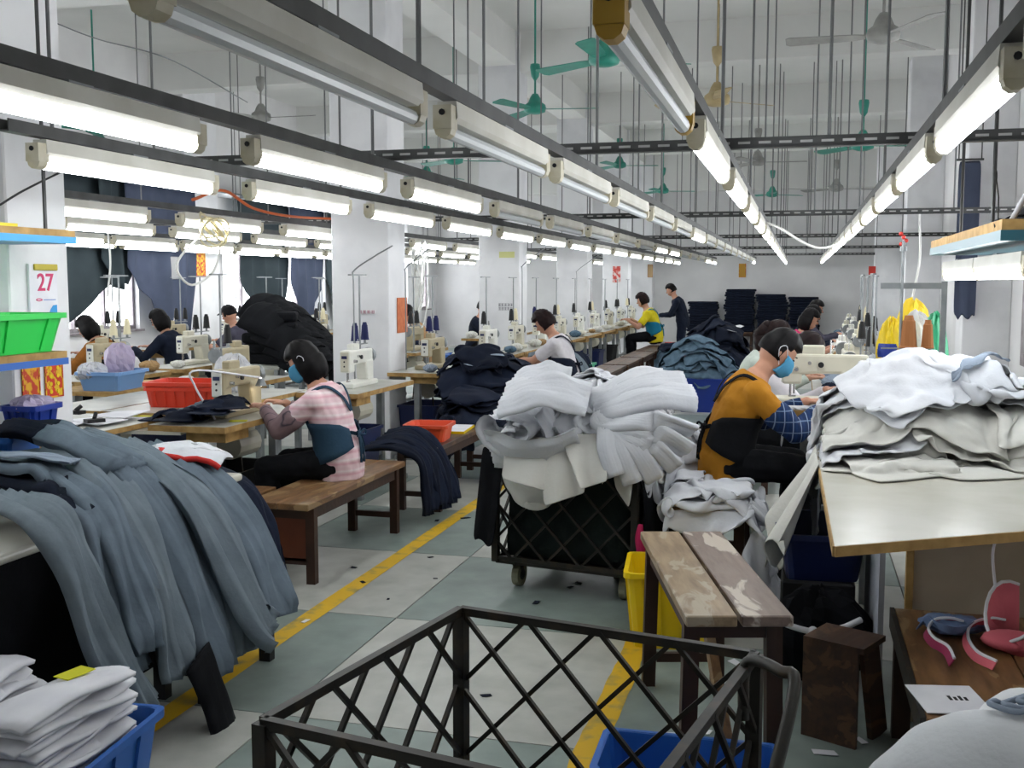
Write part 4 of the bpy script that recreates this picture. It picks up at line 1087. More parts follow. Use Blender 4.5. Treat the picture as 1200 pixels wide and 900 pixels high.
# navy heap on the bench and floor before the white-shirted worker
HB = heap(-2.66, 9.0, .36, .65, .48, .42, 22, [M_NAVY, M_NAVY2], ['navy jeans in the heap on the bench before the white-shirted worker'], ['navy jeans heap on the bench'], 1, base=(-2.8, -2.35, 8.5, 9.9, .49), core=.35)
heap(-2.5, 8.3, .26, .35, .47, .16, 6, [M_NAVY2, M_NAVY], ['navy jeans at the low end of the bench heap'], ['navy jeans low end'], 2)
heap(-1.2, 13.75, .55, .5, .4, .3, 18, [M_DENIM_L], ['light washed jeans heaped on the deep blue tub in the aisle'], ['washed jeans in the aisle'], 3, 1.0, core=.4)
HD = heap(-1.35, 16.8, .8, .8, 0, 1.05, 26, [M_NAVY, M_NAVY2], ['dark indigo jeans in the tall heap in the aisle'], ['dark indigo jeans heap in the aisle'], 4, 1.15, core=.55)
heap(-2.05, 17.9, .35, .5, 0, .5, 8, [M_DENIM_L, M_NAVY], ['light jeans beside the tall dark heap', 'navy jeans beside the tall dark heap'], ['light jeans by the tall heap', 'navy jeans by the tall heap'], 5, 1.1, core=.8)
crate('plastic_tub', 'deep blue plastic tub under the light washed jeans', -1.15, 13.5, 0, .6, .55, .42, M_BLUE2, 0, .85)
# white labels / pocketing scraps on heaps
def scrap(loc, s, rz, m_, label, group, tilt=(0, 0)):
    q = MB(); r = random.Random(int(loc[0] * 1000) % 991)
    pts = [(s * (-.5 + .2 * r.random()), -s * .2), (s * .5, -s * (.1 + .2 * r.random())), (s * .35, s * .22), (-s * .4, s * (.15 + .1 * r.random()))]
    q.loft([[(x, y, z) for x, y in pts] for z in (0, .002)]); o = q.build('fabric_scrap', m_, loc=loc); o.rotation_euler = (tilt[0], tilt[1], rz)
    return tag(o, label, 'scrap', group)
for k, (x, y, h_) in enumerate(((-1.3, 16.3, HD), (-1.0, 16.5, HD), (-1.6, 16.4, HD), (-1.2, 16.1, HD), (-.9, 16.9, HD), (-2.5, 8.8, HB), (-2.7, 8.6, HB), (-2.45, 9.1, HB), (-2.6, 9.3, HB), (-2.4, 8.5, HB))):
    i_, j_ = h_.idx(np.array([x, y, 0.])); m_ = M_PAPER if h_ is HD else M_GCLOTH
    scrap((x, y, float(h_.h[i_, j_]) + .006), .22 if h_ is HD else .13, k * 1.3, m_, 'white pocketing scrap on the tall dark jeans heap' if h_ is HD else 'pale pocket scrap on the navy bench heap', 'scraps on the tall heap' if h_ is HD else 'scraps on the bench heap', (.25, .1))

# navy trousers draped over the bench behind the striped-shirt woman
for k in range(6):
    x0 = -2.6 + .02 * k; y = 6.52 + .075 * k
    ribbon([(-2.75, y, .5 + .01 * k), (-2.55, y + .02, .52 + .012 * k), (-2.38, y + .02, .44), (-2.33 + .01 * k, y, .25), (-2.32 + .015 * k, y - .02, .08 + .02 * (k % 3))], .16, .16, (0, 1, 0), M_NAVY if k % 2 else M_NAVY2, 'navy trousers draped over the gap between the two near benches', seed=50 + k, group='navy trousers between the near benches', thick=.022)
# grey-blue trousers hanging beside the white-shirted worker
for k in range(7):
    y = 10.95 + .14 * k; ribbon([(-2.75, y, .82), (-2.5, y, .86 - .01 * k), (-2.32, y + .02, .74), (-2.22, y + .02, .45), (-2.18, y, .2 + .03 * (k % 3))], .2, .22, (0, 1, 0), [M_DENIM2, M_DENIM][k % 2] if k < 5 else M_NAVY, ('grey-blue trousers hanging behind the white-shirted worker' if k < 5 else 'navy trousers hanging behind the white-shirted worker'), seed=60 + k, group='grey-blue trousers behind the worker' if k < 5 else 'navy trousers behind the worker', thick=.03)
# trousers bench support
bench('dark stand under the trousers behind the white-shirted worker', -2.62, 11.35, .3, .95, .78, tops=[M_PLANK_D], name='wooden_stand', cat='stand')
# washed jeans hanging by the long-haired woman
for k in range(5):
    y = 8.75 + .16 * k; ribbon([(-.35, y, .55), (-.5, y, .7 - .02 * k), (-.62, y + .02, .6), (-.72, y, .35), (-.78, y, .1 + .03 * (k % 2))], .22, .26, (0, 1, 0), M_DENIM_L, 'washed jeans spilling from the bench of the long-haired worker', seed=80 + k, group='washed jeans by the long-haired worker', thick=.03)
# black garments in a big slope past the striped-shirt woman
for k in range(13):
    a = k / 12; x = -5.0 + .55 * a; y = 9.5 + .2 * math.sin(k * 2.1)
    z = 1.36 - .5 * a
    ribbon([(x - .05, y - .3, z - .14), (x, y - .1, z + .02), (x + .05, y + .15, z + .04), (x + .1, y + .42, z - .12)], .34, .34, (1, 0, -.6), M_BLACKC, 'black garment in the sloping stack behind the striped-shirt woman', seed=100 + k, name='black_garment', cat='garment', group='black garments in the sloping stack', thick=.03, n=12)
for k in range(5):
    q = MB(); q.box(-.24, .24, -.28, .28, 0, .1); o = q.build('folded_garments', M_BLACKC, bevel=.03, seg=2, loc=(-4.98 + .03 * (k % 2), 9.5, .816 + .101 * k), rz=.1 * k)
    tag(o, 'bundle of folded black garments under the sloping stack', 'garment bundle', 'black garment bundles')
q = MB(); q.box(-5.35, -4.72, 9.1, 9.9, .78, .815); o = q.build('tabletop', M_FORMICA2); t = thing('work_table', 'small table carrying the stack of black garments', 'table', (0, 0, 0)); o.parent = t
for x in (-5.3, -4.77):
    for y in (9.15, 9.85): q = MB(); q.box(x - .02, x + .02, y - .02, y + .02, 0, .78); q.build('leg', M_STEEL, t)

# far wall: stacks of folded jeans on low benches
q = MB(); q.box(-.34, .34, -.19, .19, 0, .058); FJ = q.build('folded_jeans', [M_NAVY2], bevel=.022, seg=2); first = True
for s, (x, n, w) in enumerate(((-1.35, 17, 0), (-.63, 15, 0), (.1, 14, 0), (-2.2, 12, 1))):
    for k in range(n):
        o = FJ if first else FJ.copy()
        if not first: COL.objects.link(o)
        first = False
        o.location = (x + rnd.uniform(-.03, .03), 25.55 + rnd.uniform(-.02, .02), .452 + k * .0585); o.rotation_euler = (0, 0, rnd.uniform(-.05, .05))
        tag(o, 'folded dark jeans in the stacks by the far wall', 'jeans', 'folded jeans by the far wall')
for x in (-1.35, -.63, .1, -2.2): bench('low dark bench under a jeans stack by the far wall', x, 25.55, .62, .7, .45, tops=[M_PLANK_D, M_PLANK_D], group='low benches by the far wall')
# ------------------------------------------------------------------ people
def ik(a, c, l1, l2, pole):
    a, c, pole = Vector(a), Vector(c), Vector(pole); d = c - a; L = d.length
    if L > (l1 + l2) * .995: c = a + d.normalized() * (l1 + l2) * .995; d = c - a; L = d.length
    x = (l1 * l1 - l2 * l2 + L * L) / (2 * L); hgt = math.sqrt(max(0, l1 * l1 - x * x)); u = d.normalized()
    p = (pole - u * pole.dot(u)).normalized()
    return a + u * x + p * hgt, c
def ell(c, d, fwd, rx, ry, n=16):
    d = d.normalized(); x = fwd.cross(d).normalized(); y = d.cross(x).normalized()
    return [c + x * rx * math.cos(2 * PI * i / n) + y * ry * math.sin(2 * PI * i / n) for i in range(n)]
def limb(q, pts, rad, n=10, flat=False):
    for k in range(len(pts) - 1):
        q.cone(pts[k], pts[k + 1], rad[k], rad[k + 1], n=n)
    for k in range(len(pts)):
        if not (flat and k == len(pts) - 1): q.ball(pts[k], rad[k] * .99, 10, 6)
TORSO = [(0, .145, .105), (.07, .165, .12), (.16, .15, .108), (.25, .138, .1), (.35, .155, .11), (.43, .165, .105), (.485, .15, .085), (.52, .09, .065), (.55, .055, .055)]
def person(label, x, y, rz, seat=.47, lean=.3, hp=.5, hy=0.0, hands=((-.16, .45, .38), (.16, .45, .38)), shirt=None, sleeve=1.0, pants=None, hair=M_HAIR, style='short', mask=False, vox=.011, standing=False,
           sleeve_mat=None, apron=None, scale=1.0, eyes=True, twist=0.0, strap_mask=False):
    """hands in local coordinates relative to seat height; faces local +Y"""
    t = thing('person', label, 'person', (x, y, 0), rz); t.scale = (scale,) * 3
    z0 = .86 if standing else seat + .085
    # spine
    fw = Vector((0, 1, 0)); ctr = []; dirs = []; c = Vector((0, 0, z0 - .05)); s0 = 0
    def ang_at(s): return lean * (.25 + 1.5 * min(1, s / .5))
    for s, rx, ry in TORSO:
        ds = s - s0; a = ang_at((s + s0) / 2); c = c + Vector((0, math.sin(a), math.cos(a))) * ds; s0 = s
        aa = ang_at(s); ctr.append(c.copy()); dirs.append(Vector((0, math.sin(aa), math.cos(aa))))
    neck0 = ctr[-2]; nd = dirs[-1]
    hd = Vector((0, math.sin(hp), math.cos(hp)))
    head_c = ctr[-1] + (nd * .5 + hd * .5).normalized() * .06 + hd * .085
    RM = (Matrix.Rotation(hy, 3, 'Z') @ Matrix.Rotation(-hp, 3, 'X'))
    sh = [ctr[5] + Vector((s * .165, 0, .01)) for s in (-1, 1)]
    hip = [Vector((s * .085, .02, z0)) for s in (-1, 1)]
    if standing:
        knee = [Vector((s * .095, .04, .47)) for s in (-1, 1)]; ank = [Vector((s * .1, 0, .085)) for s in (-1, 1)]
    else:
        knee = [Vector((s * .14, .42, z0 - .03)) for s in (-1, 1)]; ank = [Vector((s * .13, .40, .09)) for s in (-1, 1)]
    toe = [a + Vector((s * .02, .16, -.05)) for a, s in zip(ank, (-1, 1))]
    arms = []
    for k, s in enumerate((-1, 1)):
        h = Vector(hands[k]) + Vector((0, 0, (z0 - .085)))
        e, w = ik(sh[k], h, .28, .25, Vector((s * .55, -.25, -.8))); arms.append((sh[k], e, w))
    # body
    q = MB()
    q.loft([ell(c_, d_, fw, rx, ry) for c_, d_, (s, rx, ry) in zip(ctr, dirs, TORSO)])
    q.cone(ctr[-3], head_c - hd * .03, .055, .05, n=12)
    q.ball(head_c, (.074, .09, .108), 18, 14, RM); q.ball(head_c + RM @ Vector((0, .03, -.055)), (.056, .06, .055), 14, 10, RM)
    q.cone(head_c + RM @ Vector((0, .08, .012)), head_c + RM @ Vector((0, .108, -.022)), .008, .015, n=8)
    for s in (-1, 1): q.ball(head_c + RM @ Vector((s * .077, -.005, -.01)), (.012, .022, .032), 8, 8, RM)
    q.ball(head_c + RM @ Vector((0, .088, -.055)), (.024, .012, .009), 8, 6, RM)
    for k, s in enumerate((-1, 1)):
        a, e, w = arms[k]; limb(q, [a, e, w], [.05, .04, .027])
        d = (w - e).normalized(); d2 = (d + Vector((0, 0, -.35))).normalized(); side = d2.cross(Vector((0, 0, 1))).normalized(); up = side.cross(d2).normalized()
        palm = w + d2 * .045; R3 = Matrix((side, d2, up)).transposed(); q.ball(palm, (.04, .05, .016), 12, 8, R3)
        for f, (o_, ln) in enumerate(((-.028, .062), (-.01, .072), (.009, .068), (.027, .055))):
            b = w + d2 * .085 + side * o_; m1 = b + d2 * ln * .5 + up * -.004; m2 = m1 + (d2 * .55 - up * .8).normalized() * ln * .5
            limb(q, [b - d2 * .02, b, m1, m2], [.009, .009, .0085, .0075], n=8)
        b = w + d2 * .03 - side * s * .034; m1 = b + (d2 * .6 - side * s * .7).normalized() * .035; m2 = m1 + (d2 * .9 - up * .3).normalized() * .028
        limb(q, [b, m1, m2], [.011, .01, .008], n=8)
        limb(q, [hip[k], knee[k], ank[k]], [.085, .058, .04]); q.cone(ank[k] + Vector((0, -.03, -.05)), toe[k], .038, .034, n=10); q.ball(toe[k], .034)
    b = q.build('body', M_SKIN, t, smooth=True)
    def rm(o, v, it=4):
        k = o.modifiers.new('fuse', 'REMESH'); k.mode = 'VOXEL'; k.voxel_size = v; k.use_smooth_shade = True
        k = o.modifiers.new('soften', 'SMOOTH'); k.factor = .5; k.iterations = it
    rm(b, min(vox, .008), 2)
    # shirt
    def grow(lst, e, lo, hi): return [ell(c_, d_, fw, rx + e, ry + e) for c_, d_, (s, rx, ry) in zip(ctr, dirs, TORSO) if lo <= s <= hi]
    q = MB(); raw = MB(); rg = grow(None, .018, -.01, .53); base = [p + Vector((0, 0, -.05)) for p in rg[0]]
    rg = [base] + rg; q.loft(rg); raw.loft(rg)
    SM = sleeve_mat or shirt
    SL = []
    for k in range(2):
        a, e, w = arms[k]
        q.ball(a, .066); 
        if sleeve <= .5:
            e2 = a.lerp(e, .75); limb(q, [a, e2], [.064, .066], flat=True)
            if sleeve_mat: qs = MB(); limb(qs, [a.lerp(e, .55), e, e.lerp(w, .92)], [.076, .06, .04], flat=True); SL.append(qs)
        else:
            limb(q, [a, e, e.lerp(w, .95)], [.064, .054, .038], flat=True)
    so = q.build('shirt', shirt, t, smooth=True); rm(so, vox)
    def crumple(o, s, sc):
        tx = bpy.data.textures.get('crumple') or bpy.data.textures.new('crumple', 'CLOUDS'); tx.noise_scale = .09
        k = o.modifiers.new('wrinkles', 'DISPLACE'); k.texture = tx; k.strength = s; k.mid_level = .5; k.texture_coords = 'LOCAL'
    crumple(so, .022, .09)
    for qs in SL:
        o = qs.build('oversleeve', sleeve_mat, t, smooth=True); rm(o, vox); crumple(o, .018, .09)
    # trousers
    q = MB(); q.loft([[p + Vector((0, 0, -.075 if not standing else -.06)) for p in ell(ctr[0], dirs[0], fw, .13, .1)]] + grow(None, .012, -.01, .2))
    for k in range(2): q.ball(hip[k], .098); limb(q, [hip[k], knee[k], ank[k] + Vector((0, 0, .01))], [.098, .074, .06], flat=True)
    o = q.build('trousers', pants or M_BLACKC, t, smooth=True); rm(o, vox); crumple(o, .02, .09)
    for k in range(2):
        q = MB(); q.cone(ank[k] + Vector((0, -.045, -.045)), toe[k] + Vector((0, .01, -.0)), .045, .038, n=12); q.ball(toe[k] + Vector((0, .01, -.0)), .039); q.ball(ank[k] + Vector((0, -.045, -.045)), .044)
        q.v = [(a, b_, max(c_, .0)) for a, b_, c_ in q.v]; q.build('shoe', M_BLACK, t, smooth=True)
    # hair
    q = MB(); nu, nv = 40, 26; rings = []; r = random.Random(int(abs(x * 100)))
    low = {'short': -.35, 'bob': -.85, 'long': -.6, 'cap': -.2, 'curly': -.55}[style]
    for j in range(nv + 1):
        th = PI * (j + .5) / (nv + 1); ring = []
        for i in range(nu):
            a = 2 * PI * i / nu; v = Vector((math.sin(th) * math.cos(a), math.sin(th) * math.sin(a), math.cos(th)))
            f = v.y; zz = v.z
            face = f > .38 and zz < (.52 if style != 'bob' else .38)
            lowcut = zz < low and f > -.9
            k = 1.0
            if face or zz < low: k = .8
            else:
                k = 1.17 + .02 * math.sin(9 * a) + .03 * math.sin(23 * a + 5 * th) * .6 + (.05 if zz > .5 else 0)
                if style == 'curly': k += .08 + .05 * math.sin(13 * a) * math.sin(11 * th)
                if style == 'bob' and zz < 0: k += .12
                if f > .15 and zz < .25 and abs(v.x) > .7 and style == 'short': k = .82
            p = Vector((v.x * .076 * k, v.y * .093 * k, v.z * .11 * (k if zz > 0 else max(k, 1.0))))
            if style == 'bob' and zz < -.2 and k > 1: p.z -= .03
            ring.append(head_c + RM @ p)
        rings.append(ring)
    q.loft(rings); ho = q.build('hair', hair, t, smooth=True)
    if style == 'long':
        q = MB(); P0 = head_c + RM @ Vector((0, -.095, .03)); limb(q, [P0, P0 + Vector((0, -.05, -.07)), P0 + Vector((0, -.03, -.2)), P0 + Vector((0, .02, -.34))], [.05, .062, .055, .02]); q.build('ponytail', hair, ho, smooth=True)
    if style == 'cap':
        q = MB(); q.ball(head_c + RM @ Vector((0, .09, .055)), (.07, .07, .008), 14, 6, RM); q.build('cap_peak', M_BLACK, ho, smooth=True)
    if eyes:
        for s in (-1, 1):
            q = MB(); q.ball(head_c + RM @ Vector((s * .032, .082, .012)), (.012, .006, .006), 8, 6, RM); q.build('eye', M_BLACK, t)
            q = MB(); q.ball(head_c + RM @ Vector((s * .033, .083, .034)), (.017, .006, .004), 8, 6, RM); q.build('eyebrow', M_BLACK, t)
    if mask:
        q = MB(); nu, nv = 15, 9; vs = []; fs = []
        for j in range(nv):
            for i in range(nu):
                a = math.radians(-72 + 144 * i / (nu - 1)); zz = .008 - .105 * j / (nv - 1)
                wid = 1 - .25 * (j / (nv - 1)) ** 2; bul = .012 * math.sin(PI * j / (nv - 1)) + .003 * (j % 2) + (.022 * max(0, math.cos(a)) ** 6 * math.sin(PI * (j + 1.2) / (nv + 2)))
                vs.append(head_c + RM @ Vector(((.079 * wid) * math.sin(a), (.092 * (wid * .3 + .7)) * math.cos(a) + bul, zz)))
        for j in range(nv - 1):
            for i in range(nu - 1): a = j * nu + i; fs.append((a, a + 1, a + nu + 1, a + nu))
        q.add(vs, fs); mo = q.build('face_mask', M_MASK, t, smooth=True, solid=.003)
        for s in (-1, 1):
            q = MB(); q.tube(catmull([head_c + RM @ Vector((s * .078, .03, .002)), head_c + RM @ Vector((s * .088, -.01, .035)), head_c + RM @ Vector((s * .09, -.03, 0)), head_c + RM @ Vector((s * .078, .028, -.06))], 10), .002, n=5); q.build('ear_loop', M_PAPER, mo)
    # apron: bib band and straps projected on the shirt
    if apron:
        bvh = BVHTree.FromPolygons([Vector(v) for v in raw.v], raw.f)
        def proj(s, a, off=.012):
            """point on torso at spine position s, angle a around (0 = front, 90 = right)"""
            k = min(range(len(TORSO)), key=lambda i: abs(TORSO[i][0] - s)); i0 = max(0, min(len(TORSO) - 2, k if TORSO[k][0] <= s else k - 1))
            f = (s - TORSO[i0][0]) / (TORSO[i0 + 1][0] - TORSO[i0][0]); c_ = ctr[i0].lerp(ctr[i0 + 1], f); d_ = dirs[i0]
            xx = Vector((1, 0, 0)); yy = d_.cross(xx).normalized() * -1; yy = yy if yy.y > 0 else -yy
            dr = (xx * math.sin(a) + yy * math.cos(a)).normalized(); hit = bvh.ray_cast(c_ + dr * .5, -dr)
            p = hit[0] if hit[0] is not None else c_ + dr * .15
            return p + dr * off
        def strap(pts, w, nm, n=20):
            C = [proj(s, math.radians(a)) for s, a in [(pts[0][0] * (1 - u) + pts[1][0] * u, pts[0][1] * (1 - u) + pts[1][1] * u) for u in [i / n for i in range(n + 1)]]] if len(pts) == 2 else [proj(s, math.radians(a)) for s, a in pts]
            if len(pts) > 2: C = catmull(C, n)
            q = MB(); rings = []
            for k, p in enumerate(C):
                d = (C[min(k + 1, len(C) - 1)] - C[max(k - 1, 0)]).normalized(); out = (p - (ctr[4])).normalized(); sd = d.cross(out).normalized(); out = sd.cross(d)
                rings.append([p - sd * w / 2, p + sd * w / 2, p + sd * w / 2 + out * .005, p - sd * w / 2 + out * .005])
            q.loft(rings); return q.build(nm, apron, t, smooth=False)
        # bib round the side as a tapering panel
        q = MB(); vs = []; fs = []; NU = 14
        for i in range(NU + 1):
            u = i / NU; a = math.radians(-150 + 300 * u)
            k = abs(2 * u - 1); top = .34 - .10 * k ** 2; bot = .02 + .12 * k ** 1.5
            for j in range(7): vs.append(proj(bot + (top - bot) * j / 6, a, .016))
        for i in range(NU):
            for j in range(6): a = i * 7 + j; fs.append((a, a + 7, a + 8, a + 1))
        q.add(vs, fs); q.build('apron', apron, t, smooth=True, solid=.005)
        for s in (-1, 1):
            strap([(.3, s * 55), (.46, s * 75), (.49, s * 125), (.42, s * 160), (.33, s * 178)], .022, 'apron_strap', 26)
            strap([(.22, s * 150), (.2, s * 178)], .022, 'apron_tie', 8)
        kp = proj(.2, PI, .02); q = MB()
        q.ball(kp, .018); 
        for s in (-1, 1):
            q.tube(catmull([kp, kp + Vector((s * .04, -.02, .02)), kp + Vector((s * .06, -.02, -.01)), kp + Vector((s * .01, -.01, -.01))], 10), .006, n=5)
            q.tube(catmull([kp, kp + Vector((s * .015, -.02, -.08)), kp + Vector((s * .02, -.025, -.17))], 8), .008, n=5)
        q.build('apron_bow', apron, t, smooth=True)
    return t
M_STRIPE = striped('pink_striped_knit', [(0, 'd9bcc0'), (.3, 'd9bcc0'), (.5, 'cf9fa8'), (.68, 'd9bcc0'), (.82, 'e2d4d4'), (1, 'd9bcc0')], .065, 2)
M_PLAID = striped('blue_plaid_cotton', [(0, '15294f'), (.42, '15294f'), (.5, '8fa0b8'), (.58, '15294f'), (1, '1a3460')], .045, 1, second=(2, .055, [(0, '000000'), (.42, '000000'), (.5, '6f86a8'), (.58, '000000'), (1, '000000')]))
M_GREYPL = striped('grey_plaid_cotton', [(0, '8a7478'), (.42, '8a7478'), (.5, '463f4a'), (.58, '8a7478'), (1, '8a7478')], .05, 0)
M_MUSTARD = cloth_mat('mustard_knit', 'b27a26', 'a06a1c', 6)
M_APRON = cloth_mat('dark_teal_apron', '2c4356', '253a4b', 6)
M_BROWNK = cloth_mat('brown_knit', '96602a', '845222', 6)
M_GREYT = cloth_mat('charcoal_grey_tee', '4c4a58', '413f4c', 6)
M_WTEE = cloth_mat('white_tee', 'd3cfd2', 'c4bfc4', 6)
M_YTEE = cloth_mat('yellow_tee', 'd2c228', 'bfae1e', 6)
M_BTEE = cloth_mat('turquoise_apron', '1f7390', '1a6480', 6)
M_HOTPINK = cloth_mat('hot_pink_tee', 'd0316c', 'bd2860', 6)
M_DKTOP = cloth_mat('dark_navy_top', '1a2030', '141a26', 6)
person('woman in pink striped shirt with teal apron straps sewing on the brown bench', -2.6, 5.78, PI / 2, .455, .28, .55, .15, ((-.02, .5, .40), (.2, .46, .40)), M_STRIPE, .5, M_BLACKC, M_HAIR, 'bob', True, .009, sleeve_mat=M_GREYPL, apron=M_APRON)
person('boy in mustard top, plaid oversleeves and blue mask sewing white cloth', -.37, 5.6, -PI / 2 + .3, .59, .33, .75, .0, ((-.2, .5, .37), (.06, .5, .37)), M_MUSTARD, .5, M_BLACKC, M_HAIR, 'short', True, .009, sleeve_mat=M_PLAID, apron=M_BLACKC)
person('worker with reddish-dark hair bending over beyond the boy', -.3, 6.95, -PI / 2 + .1, .55, .42, .8, 0, ((-.16, .5, .36), (.16, .5, .36)), M_WTEE, 1.0, M_BLACKC, M_HAIRB, 'bob', False)
person('long-haired worker with pale sleeves behind the boy', -.42, 8.75, -PI / 2, .5, .3, .5, 0, ((-.16, .5, .36), (.16, .5, .36)), cloth_mat('pale_mint_top', 'c3ccc2', 'b4bdb3'), 1.0, M_BLACKC, M_HAIRB, 'long', False)
person('worker in hot pink top down the right line', -.12, 12.65, -PI / 2, .5, .3, .4, 0, ((-.16, .48, .36), (.16, .48, .36)), M_HOTPINK, .5, M_BLACKC, M_HAIR, 'bob', False)
person('dark-haired worker in black beside the hot pink one', -.05, 14.0, -PI / 2, .5, .25, .4, 0, ((-.16, .48, .36), (.16, .48, .36)), M_DKTOP, 1, M_BLACKC, M_HAIR, 'bob', False)
person('dark-haired worker in grey at the far end of the right line', .05, 15.4, -PI / 2, .53, .2, .35, 0, ((-.16, .48, .36), (.16, .48, .36)), M_GREYT, 1, M_BLACKC, M_HAIR, 'short', False)
person('white-shirted worker bending over the navy jeans heap', -2.22, 10.4, PI / 2, .53, .27, .7, 0, ((-.02, .55, .28), (.2, .52, .28)), M_WTEE, .5, M_WTEE, M_HAIRB, 'curly', False, apron=M_DKTOP)
person('worker in yellow tee and turquoise apron in the column line', -2.5, 19.3, PI / 2, .5, .3, .4, 0, ((-.16, .45, .36), (.16, .45, .36)), M_YTEE, .5, M_BLACKC, M_HAIRB, 'curly', False, apron=M_BTEE, scale=1.08)
person('standing worker in dark navy by the jeans stacks', -2.15, 20.6, PI / 2, .5, .3, .45, 0, ((-.16, .45, .2), (.16, .45, .2)), M_DKTOP, 1, M_NAVY, M_HAIR, 'short', False, standing=True)
person('worker in brown top with dark straps near the curtained windows', -6.72, 9.4, PI / 2 , .5, .4, .6, 0, ((-.16, .48, .36), (.16, .48, .36)), M_BROWNK, 1, M_BLACKC, M_HAIR, 'bob', False, apron=M_BLACKC)
person('worker in black behind the brown-topped one', -6.8, 10.7, PI / 2, .5, .3, .5, 0, ((-.16, .48, .36), (.16, .48, .36)), M_DKTOP, 1, M_BLACKC, M_HAIR, 'bob', False)
person('man in charcoal tee and black cap near the wall pilaster', -6.75, 12.1, PI / 2 , .5, .25, .4, 0, ((-.16, .48, .36), (.16, .48, .36)), M_GREYT, .5, M_BLACKC, M_HAIR, 'cap', False)
person('dark-haired worker in white past the second column', -5.05, 12.1, PI / 2, .5, .4, .6, 0, ((-.16, .48, .36), (.16, .48, .36)), M_WTEE, .5, M_BLACKC, M_HAIR, 'bob', False)
person('worker in tan top between the second and third columns', -5.0, 13.9, PI / 2, .5, .3, .5, 0, ((-.16, .48, .36), (.16, .48, .36)), cloth_mat('tan_top', 'a5835f', '94734f'), 1, M_BLACKC, M_HAIR, 'short', False)
person('worker in black top between the third and fourth columns', -5.05, 16.4, -PI / 2, .5, .2, .3, 0, ((-.16, .48, .36), (.16, .48, .36)), M_DKTOP, 1, M_BLACKC, M_HAIR, 'short', False)
# ------------------------------------------------------------------ signs, shelves, baskets and small things
def text_mesh(s, size, m_, name, parent, loc, rot, ext=.001):
    cu = bpy.data.curves.new(name, 'FONT'); cu.body = s; cu.size = size; cu.extrude = ext; cu.align_x = 'CENTER'; cu.align_y = 'CENTER'; cu.offset = size * .012
    o = bpy.data.objects.new(name, cu); COL.objects.link(o)
    dg = bpy.context.evaluated_depsgraph_get(); me = bpy.data.meshes.new_from_object(o.evaluated_get(dg)); bpy.data.objects.remove(o)
    o = bpy.data.objects.new(name, me); COL.objects.link(o); me.materials.clear(); me.materials.append(m_)
    o.location = loc; o.rotation_euler = rot
    if parent: o.parent = parent
    return o
RX = (PI / 2, 0, PI / 2)     # reads on a face turned to +X
RY = (PI / 2, 0, 0)          # reads on a face turned to -Y
M_CALRED = mat('calendar_red', 'c8406a', .7)
M_GOLD = mat('gold_print', 'd8a21c', .6, 'b8381c', 26, lo=.45, hi=.55, detail=2)
M_REDP = mat('red_gold_print', 'c03018', .6, 'd8b020', 30, lo=.5, hi=.56, detail=2)
# calendar on the first column
XC = CX1 + .004
a, b = onx(31, 309, XC), onx(66, 371, XC)
cal = thing('wall_calendar', 'paper wall calendar showing red number 27 on the first column', 'calendar', (XC, (a.y + b.y) / 2, (a.z + b.z) / 2))
cw, chh = abs(b.y - a.y), abs(a.z - b.z)
q = MB(); q.box(0, .012, -cw / 2, cw / 2, -chh / 2, chh / 2); q.build('page_block', M_PAPER, cal)
q = MB(); q.box(.012, .022, -cw * .36, cw / 2, chh * .38, chh * .5); q.build('header_bar', mat('olive_yellow_bar', 'b3a32a', .5), cal, bevel=.004)
text_mesh('27', chh * .46, M_CALRED, 'date_number', cal, (.014, cw * .06, chh * .14), RX)
q = MB()
q.loft([[(x_, cw * (.1 + .36 * u), -chh * .47 + chh * v) for u, v in ((0, 0), (1, 0), (1, .2), (.6, .19), (.35, .12), (.2, .05))] for x_ in (.012, .0135)]); q.build('blue_wave', M_BLUE4, cal)
q = MB(); q.tube([(.013, cw * (-.18 + .1 * math.cos(t_)), -chh * .17 + chh * .02 * math.sin(t_)) for t_ in [2 * PI * k / 14 for k in range(15)]], .0025, n=5); q.build('red_oval', M_CALRED, cal)
q = MB(); q.box(.012, .0132, -cw * .02, cw * .42, -chh * .18, -chh * .165); q.build('print_line', M_BLUE, cal)
